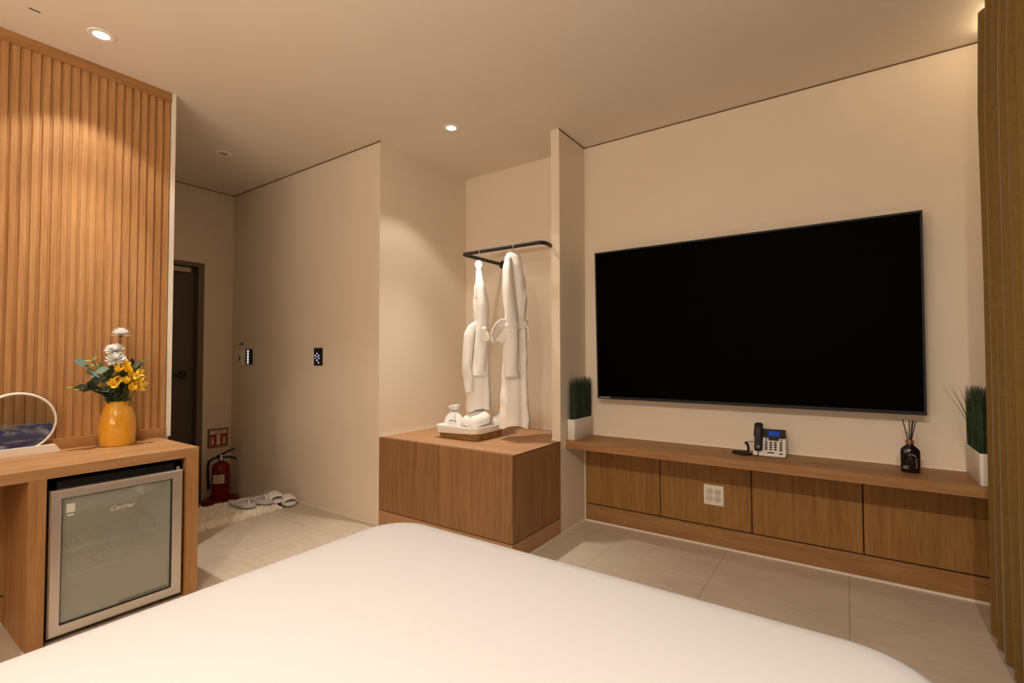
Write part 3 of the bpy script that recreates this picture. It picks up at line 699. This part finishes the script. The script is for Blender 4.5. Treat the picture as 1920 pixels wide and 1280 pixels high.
# ------------------------------------------------------------------ console under the television
ZS0, ZS1, YSF = .516, .563, 2.668
t = thing('tv_console', 'long wall-hung oak shelf with wooden panels below the television', 'console', (-.35, 2.82, 0))
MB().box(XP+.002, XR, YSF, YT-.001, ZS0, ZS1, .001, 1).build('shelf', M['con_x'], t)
YPn = 2.945
MB().box(XP+.001, XR, YPn+.008, YT-.001, 0, ZS0).build('backing', M['groove'], t)
seams = [XP+.002, -.945, -.4425, .052, XR]
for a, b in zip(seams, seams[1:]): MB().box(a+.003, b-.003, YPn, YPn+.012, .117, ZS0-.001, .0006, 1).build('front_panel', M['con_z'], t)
MB().box(XP+.002, XR, YPn, YPn+.012, 0, .110, .0006, 1).build('plinth', M['con_x'], t)
struct('trim_10', MB().box(XP+.004, XR, YT-.004, YT, ZS1, ZS1+.005), M['caulk'])
struct('trim_11', MB().box(XP, XP+.0025, YSF-.003, YSF, ZS0-.004, ZS1+.002), M['caulk'])

# outlet
t = thing('power_outlet', 'white square four-socket outlet on the wooden panel', 'outlet', (-.6375, YPn, .2925))
MB().box(-.691, -.584, YPn-.008, YPn, .236, .349, .002).build('plate', M['outlet'], t)
for sx in (-.659, -.6165):
    for sz in (.312, .273):
        so = MB().lathe([(.0185, 0), (.0185, .0015), (.0160, .0015), (.0155, .0006), (0, .0006)], (sx, YPn-.008, sz), 24, 'y').build('socket', M['outlet_r'], t)
        hl = MB()
        for dx in (-.0065, .0065): hl.lathe([(.0022, 0), (.0022, .0026), (0, .0026)], (sx+dx*.75, YPn-.0072, sz+dx*.75), 8, 'y')
        hl.lathe([(.0018, 0), (.0018, .0026), (0, .0026)], (sx+.009, YPn-.0072, sz-.002), 8, 'y')
        hl.build('pin_holes', M['hole'], so)

# ------------------------------------------------------------------ television
t = thing('television', 'large black flat television hanging on the wall over the console', 'television', (-.51, 2.87, 1.28))
def tvp(x, z, d=0):   # leans forward slightly at the top
    q = (z-.81)/.935; return V((x, 2.872-.030*q-d, z))
x0, x1, z0, z1 = -1.318, .2935, .8135, 1.7425
corner = [(x0, z0), (x1, z0), (x1, z1), (x0, z1)]
def inset(d, db): return [(x0+d, z0+db), (x1-d, z0+db), (x1-d, z1-d), (x0+d, z1-d)]
L_ = [(corner, -.045), (corner, 0), (inset(.009, .016), .0), (inset(.0105, .0175), -.004)]
MB().loft([[tvp(*p, d) for p in P] for P, d in L_], cap=True).build('bezel', M['bezel'], t)
MB().loft([[tvp(*p, d) for p in inset(.010, .017)] for d in (-.006, -.0015)]).build('screen', M['screen'], t)
MB().box(-.80, -.22, 2.905, 2.935, 1.02, 1.50).box(-.62, -.40, 2.93, YT-.001, 1.10, 1.45).build('wall_bracket', M['black_m'], t)
text('LANCASTER', .0135, M['print'], 'brand_lettering', tvp(x0+.012, z0+.0085, .0006), (1, 0, 0), (0, -.032, 1), t, align='LEFT')

# ------------------------------------------------------------------ grass planters
def planter(x0, x1, y0, y1, label, seed, lean, side):
    z = ZS1
    t = thing('grass_planter', label, 'planter', ((x0+x1)/2, (y0+y1)/2, z), group='grass planters on the shelf ends')
    o = rrect(x0, x1, y0, y1, .003, z, 2); up_ = lambda d, zz: rrect(x0-d, x1+d, y0-d, y1+d, .003, zz, 2)
    MB().loft([up_(-.003, z+.0005), up_(-.002, z+.002), up_(.0, z+.128), up_(-.003, z+.129), up_(-.004, z+.116)]).build('pot', M['planter'], t)
    MB().loft([up_(-.0045, z+.108), up_(-.0045, z+.117)]).build('soil', M['grass_d'], t)
    rn = random.Random(seed); gb = bmesh.new(); mb = MB(); gb.free()
    for k in range(620):
        px = rn.uniform(x0+.006, x1-.006); py = rn.uniform(y0+.008, y1-.008); h_ = rn.uniform(.225, .278)
        sx = rn.gauss(0, .006); sy = rn.gauss(0, .010); w_ = rn.uniform(.0012, .0021); a = rn.uniform(0, PI); c_ = V((math.cos(a), math.sin(a), 0))
        rings = []
        tip_x = min(max(px+sx, x0+.004), x1-.004)-px; 
        for q in (0, .35, .7, 1):
            ww = w_*(1-q**2*.85); p = V((px+tip_x*q*q, py+sy*q*q, z+.115+h_*q)); n_ = V((-c_.y, c_.x, 0))*ww*.35
            rings.append([p-c_*ww, p+n_, p+c_*ww, p-n_])
        mb.loft(rings)
    for (dx, dy, hh) in lean:
        px = (x0+x1)/2+side*.02; py = y0+.06; rings = []
        for q in [i/8 for i in range(9)]:
            p = V((px+dx*q**1.7, py+dy*q, z+.115+hh*q)); ww = .0017*(1-q*.7); rings.append([p+V((ww, 0, 0)), p+V((0, ww, 0)), p-V((ww, 0, 0)), p-V((0, ww, 0))])
        mb.loft(rings)
    g_ = mb.build('grass', M['grass'], t); g_['kind'] = 'stuff'
    return t
planter(-1.440, -1.389, 2.690, 2.958, 'white planter of green grass in the corner by the partition', 5, [], 1)
planter(.430, .482, 2.672, 2.958, 'white planter of green grass against the curtain', 6, [(-.105, .0, .275), (-.075, .03, .27), (-.045, .05, .272), (-.035, .0, .26), (-.06, .1, .268)], -1)

# ------------------------------------------------------------------ reed diffuser
DX, DY = .226, 2.815
t = thing('reed_diffuser', 'dark reed diffuser bottle with black sticks on the shelf', 'diffuser', (DX, DY, ZS1))
rings = []
for z, a, b, e in ((.0, .030, .020, .5), (.004, .034, .024, .55), (.09, .0355, .026, .55), (.100, .034, .025, .6), (.112, .025, .019, .8), (.119, .015, .013, 1), (.124, .0125, .0125, 1), (.128, .0125, .0125, 1)):
    rings.append([V((DX+a*math.copysign(abs(math.cos(q))**e, math.cos(q)), DY+b*math.copysign(abs(math.sin(q))**e, math.sin(q)), ZS1+z)) for q in [2*PI*k/48 for k in range(48)]])
MB().loft(rings).build('bottle', M['amber'], t, ang=50)
MB().lathe([(.0155, 0), (.0158, .002), (.0158, .015), (.0145, .0165), (.0, .0165)], (DX, DY, ZS1+.127), 28).build('cap', M['copper'], t)
for a, b, hh in ((-.024, 0, .089), (.000, .006, .086), (.010, -.004, .084), (.015, .008, .088), (.022, -.006, .085)):
    MB().tube([(DX+a*.15, DY+b*.2, ZS1+.13), (DX+a, DY+b, ZS1+.145+hh)], .0021, 7).build('reed', M['black_m'], t)
# lettering bends over and down the right of the label
rad = .017; word = 'urban native'
for i, ch in enumerate(word):
    if ch == ' ': continue
    s_ = i*.0075
    if s_ < .024: p = (DX-.004+s_*.75, .083-.004*(s_/.024)**2); an = -.3*s_/.024
    elif s_ < .044: q = (s_-.024)/.02; p = (DX+.014+.006*math.sin(q*PI/2), .079-.011*(1-math.cos(q*PI/2))-.003*q); an = -.3-1.27*q
    else: p = (DX+.020, .065-(s_-.044)); an = -PI/2
    text(ch, .0105, M['print'], 'bottle_lettering', (p[0], DY-.0268, ZS1+p[1]), (math.cos(an), 0, math.sin(an)), (-math.sin(an), 0, math.cos(an)), t)
text('urban', .009, M['print'], 'small_lettering', (DX-.018, DY-.0266, ZS1+.030), (1, 0, 0), (0, 0, 1), t)
tx = MB().box(DX-.028, DX-.006, DY-.0268, DY-.0262, ZS1+.019, ZS1+.0205).box(DX-.028, DX-.012, DY-.0268, DY-.0262, ZS1+.0225, ZS1+.024)
tx.build('fine_print', M['print'], t)

# ------------------------------------------------------------------ desk telephone (local frame: x right, y to the back, z up)
pw, ph_, lean_ = .150, .150, math.radians(58)
t = thing('desk_telephone', 'white and black desk telephone with coiled cord on the shelf', 'telephone', (-.338, 2.815, ZS1), (0, 0, math.radians(4)))
cl, sn = math.cos(lean_), math.sin(lean_)
def ph(u, v, d=0): return V((u, v*cl-d*sn, .006+v*sn+d*cl))      # u across, v up the sloping face, d off the face
def slab(u0, u1, v0, v1, d0, d1, r=.004):
    P = rrect(u0, u1, v0, v1, r, 0, 3); Q = rrect(u0+.001, u1-.001, v0+.001, v1-.001, r, 0, 3)
    return MB().loft([[ph(p.x, p.y, d0) for p in P], [ph(p.x, p.y, d1-.001) for p in P], [ph(p.x, p.y, d1) for p in Q]])
slab(-.075, .075, 0, ph_, -.018, 0, .008).build('shell', M['phone'], t, local=True)
MB().prism([(.012, .001), (.085, .001), (.072, .105), (.062, .105)], 'x', -.062, .062).build('foot', M['black_p'], t, local=True)
slab(-.074, .0755, .100, .1505, -.019, .0025, .006).build('display_surround', M['black_p'], t, local=True)
slab(-.004, .047, .111, .138, .002, .0035, .002).build('display', M['lcd'], t, local=True)
slab(-.004, .044, .086, .101, 0, .003, .004).build('navigation_key', M['black_p'], t, local=True)
rest = slab(-.070, -.030, .030, .160, 0, .006, .008).build('cradle', M['black_p'], t, local=True)
rings = []
for v_q, wq, dq in ((.020, .013, .012), (.024, .0185, .018), (.045, .020, .022), (.06, .0175, .020), (.10, .0170, .021), (.125, .019, .024), (.150, .0215, .026), (.168, .020, .023), (.176, .013, .014)):
    rings.append([ph(-.050+wq*math.copysign(abs(math.cos(a))**.7, math.cos(a)), v_q, .006+dq*.5+dq*.55*math.copysign(abs(math.sin(a))**.7, math.sin(a))) for a in [2*PI*k/20 for k in range(20)]])
MB().loft(rings).build('handset', M['black_p'], t, local=True, ang=55)
for r_ in range(4):
    for c_ in range(3): slab(-.021+.021*c_, -.0075+.021*c_, .070-.0125*r_, .078-.0125*r_, 0, .003, .0035).build('key', M['black_p'], t, local=True)
    slab(.046, .0595, .070-.0125*r_, .078-.0125*r_, 0, .003, .0035).build('key', M['black_p'], t, local=True)
slab(-.009, .023, .0155, .0215, 0, .003, .003).build('key', M['black_p'], t, local=True)
slab(.046, .060, .0125, .0195, 0, .003, .003).build('key', M['black_p'], t, local=True)
for uu in (-.020, .049):
    for k in range(3): slab(uu, uu+.011, .082+.006*k, .085+.006*k, 0, .002, .001).build('key', M['black_p'], t, local=True)
# coiled cord
def helix(path, rad, turns, n):
    P = [V(p) for p in path]; out = []
    for k in range(n+1):
        f = k/n*(len(P)-1); i = min(int(f), len(P)-2); q = f-i
        p0 = P[max(i-1, 0)]; p1 = P[i]; p2 = P[i+1]; p3 = P[min(i+2, len(P)-1)]
        c = .5*((2*p1)+(p2-p0)*q+(2*p0-5*p1+4*p2-p3)*q*q+(3*p1-p0-3*p2+p3)*q**3)
        d = (p2-p1).normalized(); s = d.cross(V((0, 0, 1))); s = (s if s.length > .1 else V((1, 0, 0))).normalized(); nn = s.cross(d)
        a = 2*PI*turns*k/n; out.append(c+rad*(math.cos(a)*s+math.sin(a)*nn))
    return out
cp = [(-.082, .005, .008), (-.110, -.018, .008), (-.135, -.008, .009), (-.165, .012, .008), (-.168, .035, .008), (-.145, .040, .008), (-.115, .030, .010), (-.098, .018, .022), (-.100, .022, .050), (-.112, .03, .062)]
MB().tube(helix(cp, .0055, 58, 900), .0021, 5).build('coiled_cord', M['black_p'], t, local=True)
MB().tube([(-.112, .03, .064), (-.100, .03, .066), (-.072, .03, .070)], .0020, 6).build('cord_tail', M['black_p'], t, local=True)
MB().tube([ph(-.050, .022, .010), ph(-.050, .010, .006), ph(-.049, .001, .006), V((-.052, -.006, .004)), V((-.07, -.006, .004)), V((-.082, .005, .006))], .0022, 6).build('cord_end', M['black_p'], t, local=True)

# ------------------------------------------------------------------ curtain
t = thing('curtain', 'long brown woven curtain hanging at the right edge', 'curtain', (.48, 1.2, 0))
YE = 2.60
def pleat(y, q):     # q: 0 top .. 1 bottom
    d = YE-y
    a = d/.108*2*PI+.35*math.sin(d*7)+.25*q*math.sin(d*3+1)
    c = -math.cos(a); c = math.copysign(abs(c)**.8, c)           # rounded bulges, tight valleys
    return .478+(.024+.012*min(1, q*6))*c+.004*math.sin(a*2.1+1.3+q*2)-.004*q
rows = []
NZ, NY = 36, 330
for side in (0, 1):
    g = []
    for i in range(NZ+1):
        q = i/NZ; z = 2.457-(2.457-.018)*q; row = []
        for j in range(NY+1):
            y = YE+.035*(1-min(1, q*2.2))*max(0, 1-j/18)-.012*math.sin(q*PI)*max(0, 1-j/25)-(YE+1.15)*j/NY
            x = pleat(YE-(YE+1.15)*j/NY, q)
            row.append(V((x+.003*side, y, z)))
        g.append(row)
    rows.append(g)
cm = MB()
for g in rows:
    cm.loft(g, cap=False, closed=False)
def edge(a, b): cm.loft([a, b], cap=False, closed=False)
edge(rows[0][0], rows[1][0]); edge(rows[0][-1], rows[1][-1])
edge([r[0] for r in rows[0]], [r[0] for r in rows[1]]); edge([r[-1] for r in rows[0]], [r[-1] for r in rows[1]])
bmesh.ops.remove_doubles(cm.bm, verts=cm.bm.verts, dist=1e-6)
cm.build('fabric', M['curtain'], t, ang=80)
MB().box(.490, .508, -1.15, 2.64, 2.488, 2.4995, .002, 1).build('track', M['white'], t)
for k in range(12): MB().tube([(.502, 2.605-.1*k, 2.486), (.500, 2.605-.1*k, 2.462), (.490, 2.605-.1*k, 2.452), (.484, 2.605-.1*k, 2.446)], .002, 6).build('hook', M['chrome'], t)
o = tag(MB().box(.525, .550, 1.25, 2.86, 2.450, 2.472, .003, 1).box(.530, .545, 1.25, 2.86, 2.472, 2.4995).build('light_strip', M['strip'], None), 'lit strip light on the ceiling behind the curtain top', 'light')

# ------------------------------------------------------------------ bed
t = thing('bed', 'wide bed with smooth white bedding in the foreground', 'bed', (-.61, .05, 0))
bx0, bx1, by0, by1, bz = -1.385, .150, -1.12, 1.262, .505
rings = []
for d, z in ((-.012, .20), (.0, .26), (.008, .36), (.010, .43), (.004, .468), (-.012, .491), (-.035, .502), (-.07, .506), (-.20, .512), (-.40, .516)):
    rings.append(rrect(bx0-d, bx1+d, by0-d, by1+d, max(.03, .15+d*.6), z, 8))
MB().loft(rings).build('bedding', M['linen'], t, ang=70)
MB().box(bx0+.05, bx1-.05, by0+.03, by1-.06, .0, .22, .01).build('bed_base', M['cab_x'], t)
MB().box(bx0-.05, bx1+.05, YB+.001, by0-.02, .0, 1.05, .01).build('headboard', M['desk_y'], t)

# ------------------------------------------------------------------ entry: extinguisher, sign, rug, slippers
EX, EY, EZ = -4.262, 1.945, -.13
t = thing('extinguisher_stand', 'round dark red stand under the fire extinguisher', 'stand', (EX, EY, EZ))
MB().lathe([(0, 0), (.135, 0), (.137, .006), (.134, .04), (.126, .055), (.075, .06), (.070, .050), (0, .050)], (EX, EY, EZ), 40).build('base', M['red'], t)
fdir = V((-EX, -EY, 0)).normalized(); sdir = V((-fdir.y, fdir.x, 0))
for k, ch in enumerate('소화기'):
    a = (k-1)*.24; n_ = fdir*math.cos(a)+sdir*math.sin(a); xd = -fdir*math.sin(a)+sdir*math.cos(a)
    text(ch, .036, M['cream'], 'stand_lettering', V((EX, EY, EZ+.026))+n_*.1375, xd, (0, 0, 1), t)
t = thing('fire_extinguisher', 'red fire extinguisher standing by the entrance door', 'fire extinguisher', (EX, EY, EZ+.051))
b0 = EZ+.051
MB().lathe([(0, 0), (.062, 0), (.066, .005), (.066, .245), (.062, .268), (.048, .288), (.028, .300), (.018, .304), (.018, .318), (0, .318)], (EX, EY, b0), 36).build('cylinder', M['red'], t)
MB().lathe([(.019, 0), (.019, .018), (.013, .022), (.013, .042), (0, .042)], (EX, EY, b0+.316), 16).build('valve', M['chrome'], t)
zt = b0+.345
MB().tube([V((EX, EY, zt-.004))-sdir*.035, V((EX, EY, zt+.010)), V((EX, EY, zt+.040))+sdir*.060, V((EX, EY, zt+.054))+sdir*.100], [.009, .010, .009, .006], 8).tube([V((EX, EY, zt-.012))-sdir*.02, V((EX, EY, zt-.010))+sdir*.05, V((EX, EY, zt-.020))+sdir*.085, V((EX, EY, zt-.034))+sdir*.110], [.010, .010, .010, .008], 8).build('lever', M['black_p'], t)
MB().tube([V((EX, EY, zt-.016))-sdir*.01, V((EX, EY, zt-.010))-sdir*.05, V((EX, EY, zt-.035))-sdir*.085, V((EX, EY, zt-.09))-sdir*.092, V((EX, EY, zt-.20))-sdir*.088, V((EX, EY, zt-.26))-sdir*.082], [.009, .010, .011, .011, .011, .012], 10).build('hose', M['black_p'], t)
lb = MB(); K = 14
def cyl(a, z, r=.0668): return V((EX, EY, z))+r*(fdir*math.cos(a)+sdir*math.sin(a))
lb.loft([[cyl(-.95+1.35*k/K, z, r) for k in range(K+1)] for z, r in ((b0+.135, .0668), (b0+.135, .067), (b0+.205, .067), (b0+.205, .0668))], cap=False, closed=False)
lb.build('label_plate', M['cream'], t)
MB().loft([[cyl(2*PI*k/36, z, r) for k in range(36)] for z, r in ((b0+.112, .0664), (b0+.113, .0685), (b0+.119, .0685), (b0+.120, .0664))], cap=False).build('band', M['dkgrey'], t)
for j in range(4):
    tx = MB()
    for k in range(7):
        a = -.85+.165*k
        if (j*3+k) % 5 == 0: continue
        tx.loft([[cyl(a, b0+.145+.014*j, .0672), cyl(a+.1, b0+.145+.014*j, .0672)], [cyl(a, b0+.151+.014*j, .0672), cyl(a+.1, b0+.151+.014*j, .0672)]], cap=False, closed=False)
    tx.build('label_print', M['greyprint'], t)

sy0, sy1, sz0, sz1 = 1.908, 2.068, .318, .475
t = thing('safety_sign', 'square red framed sign with arrow above the fire extinguisher', 'sign', (XD, 1.988, .396))
MB().box(XD+.0005, XD+.010, sy0, sy1, sz0, sz1, .002).build('frame', M['dkgrey'], t)
MB().box(XD+.009, XD+.0108, sy0+.008, sy1-.008, sz0+.008, sz1-.008).build('border', M['cream'], t)
MB().box(XD+.0105, XD+.0113, sy0+.011, sy1-.011, sz0+.011, sz1-.011).build('red_panel', M['redsign'], t)
ym_ = (sy0+sy1)/2; XQ = XD+.0112
MB().box(XQ, XQ+.0006, sy0+.016, sy1-.016, sz1-.046, sz1-.016).build('title_plate', M['cream'], t)
text('소화기', .030, M['redsign'], 'sign_lettering', (XQ+.0012, ym_, sz1-.031), (0, 1, 0), (0, 0, 1), t)
MB().prism([(ym_-.014, sz1-.052), (ym_+.014, sz1-.052), (ym_+.014, sz0+.040), (ym_+.027, sz0+.040), (ym_, sz0+.014), (ym_-.027, sz0+.040), (ym_-.014, sz0+.040)], 'x', XQ, XQ+.0008).build('arrow', M['cream'], t)
for s_ in (-1, 1):
    yc = ym_+s_*.046
    MB().prism([(yc-.010, sz0+.026), (yc+.010, sz0+.026), (yc+.010, sz0+.062), (yc+.004, sz0+.070), (yc+.004, sz0+.078), (yc-.004*s_-.004, sz0+.078), (yc-.004, sz0+.070), (yc-.010, sz0+.062)], 'x', XQ, XQ+.0008).prism([(yc-.014, sz0+.078), (yc+.016, sz0+.078), (yc+.016, sz0+.083), (yc-.014, sz0+.083)], 'x', XQ, XQ+.0008).build('pictogram', M['cream'], t)

# rug: thick pile
rg = MB(); rn = random.Random(4)
ra, rbv, rc, rd = V((-3.31, 1.20, 0)), V((-3.345, 1.945, 0)), V((-3.70, 1.965, 0)), V((-3.815, 1.19, 0))
def rp(s, t_): return ra.lerp(rbv, s).lerp(rd.lerp(rc, s), t_)
from mathutils import noise
NS, NT = 190, 120; gtop = []
for i in range(NS+1):
    row = []
    for j in range(NT+1):
        s, q = i/NS, j/NT; e = min(s*1.5, (1-s)*1.5, q, 1-q); p = rp(s, q)
        n1 = noise.noise(p*16+V((3, 7, 0))); n2 = noise.noise(p*60); n3 = noise.noise(p*170)
        p.z = max(.001, (.006+.028*min(1, e*16)) + (.009*n1+.012*n2+.007*n3)*min(1, .3+e*12)) if e > 0 else .0005
        if e < .02: p += V((.010*n2+.006*n3, .010*n3+.006*n2, 0))
        row.append(p)
    gtop.append(row)
rg.loft(gtop, cap=False, closed=False)
tag(rg.build('shaggy_rug', M['rug'], None, ang=60), 'cream shaggy rug on the floor inside the entrance', 'rug')

# slippers (local frame: toe along +y)
def outline(n=28, ln=.27, wd=.095):
    P = []
    for k in range(n):
        a = 2*PI*k/n; yy = math.sin(a)*ln/2; w_ = wd/2*(1+.16*math.sin(a)-.10*math.cos(2*a)); P.append(V((math.cos(a)*w_+.004*math.sin(a*2), yy, 0)))
    return P
def sole(t, m):
    O = outline(); MB().loft([[p*.98 for p in O], [p+V((0, 0, .003)) for p in O], [p+V((0, 0, .015)) for p in O], [p*.96+V((0, 0, .018)) for p in O]]).build('sole', m, t, local=True, ang=50)
def slide(label, loc, rz):
    t = thing('slipper', label, 'slipper', loc, (0, 0, rz), 'slippers by the entrance'); sole(t, M['slipper']); rings = []
    for y_, h_, w_ in ((.005, .052, .050), (.03, .058, .053), (.06, .055, .054), (.09, .044, .052), (.105, .034, .048)):
        arc_ = [V((w_*math.cos(a), y_, .010+h_*math.sin(a)**.8)) for a in [PI*k/14 for k in range(15)]]
        inn = [V((p.x*.93, p.y, .010+(p.z-.010)*.93)) for p in reversed(arc_)]; rings.append(arc_+inn)
    MB().loft(rings).build('band', M['slipper'], t, local=True, ang=60); return t
def flip(label, loc, rz):
    t = thing('flip_flop', label, 'flip-flop', loc, (0, 0, rz), 'flip-flops by the entrance'); sole(t, M['sole'])
    MB().tube([(0, .085, .014), (0, .080, .04), (0, .07, .05)], .005, 8).ribbon([(0, .075, .050), (-.030, .035, .048), (-.046, -.01, .028), (-.046, -.03, .012)], [(0, .014, 0), (.006, .018, 0), (.002, .020, 0), (0, .02, 0)], .005).ribbon([(0, .075, .050), (.030, .035, .048), (.046, -.01, .028), (.046, -.03, .012)], [(0, .014, 0), (-.006, .018, 0), (-.002, .020, 0), (0, .02, 0)], .005).build('strap', M['slipper'], t, local=True); return t
flip('nearest grey thong slipper on the rug', (-3.515, 1.742, .046), math.radians(-82))
flip('grey thong slipper next to the white slippers', (-3.495, 1.850, .046), math.radians(-78))
slide('white slipper with wide band partly on the rug', (-3.49, 1.950, .040), math.radians(-100))
slide('white slipper touching the corridor wall', (-3.435, 2.025, .012), math.radians(-104))

# ------------------------------------------------------------------ wall switches
t = thing('card_switch', 'white card-key switch on the corridor wall by the door', 'switch', (-4.277, YC, 1.078))
MB().box(-4.335, -4.219, YC-.012, YC, 1.017, 1.140, .003).build('plate', M['outlet'], t)
MB().box(-4.27, -4.256, YC-.0135, YC-.011, 1.05, 1.10).build('card_slot', M['hole'], t)
t = thing('wall_sticker', 'tiny pair of brown letters above the card-key switch', 'sticker', (-4.255, YC, 1.19))
MB().box(-4.29, -4.262, YC-.001, YC-.0002, 1.180, 1.205).box(-4.250, -4.224, YC-.001, YC-.0002, 1.180, 1.205).build('letters', M['greyprint'], t)
def panel(x, z, label):
    t = thing('touch_switch', label, 'switch', (x, YC, z), group='touch switches'); MB().box(x-.048, x+.048, YC-.010, YC, z-.064, z+.064, .002).build('plate', M['black_p'], t); return t
t = panel(-4.118, 1.084, 'black touch switch with five white dots next to the door')
for k in range(5): MB().lathe([(.010, 0), (.010, .0012), (0, .0012)], (-4.128, YC-.010, 1.130-.0235*k), 12, 'y').build('indicator', M['led_w'], t)
t = panel(-3.147, 1.084, 'black touch switch with blue dots alone on the corridor wall')
for dx, dz, m_ in ((0, .045, 'dkgrey'), (0, .023, 'led_w'), (-.021, .008, 'led_w'), (.021, .008, 'led_w'), (0, -.001, 'led_b'), (-.021, -.011, 'led_b'), (.021, -.011, 'led_w'), (0, -.026, 'led_w'), (.019, -.043, 'led_w')):
    MB().lathe([(.0052, 0), (.0052, .0012), (0, .0012)], (-3.155+dx, YC-.010, 1.084+dz), 10, 'y').build('indicator', M[m_], t)

# ------------------------------------------------------------------ ceiling fittings
def downlight(x, y, label, on):
    t = thing('downlight', label, 'light', (x, y, H), group='recessed downlights')
    MB().lathe([(.030, -.001), (.030, -.004), (.046, -.0045), (.049, -.002), (.049, 0), (.03, 0)], (x, y, H), 32, cap=False).build('ring', M['ring'], t)
    MB().lathe([(.0, -.003), (.030, -.003), (.030, -.0005), (0, -.0005)], (x, y, H), 28).build('lens', M['lamp'] if on else M['lamp_off'], t)
downlight(-2.664, .695, 'lit recessed downlight in front of the slatted wall', True)
downlight(-1.989, 2.224, 'lit recessed downlight in front of the robe niche', True)
downlight(-3.545, 1.605, 'unlit recessed downlight in the entrance corridor', False)
tag(MB().box(-2.6995, -2.6925, .472, .506, H-.0015, H-.0001).build('ceiling_slot', M['dkgrey'], None), 'tiny dark slot in the ceiling near the lit downlight', 'vent')
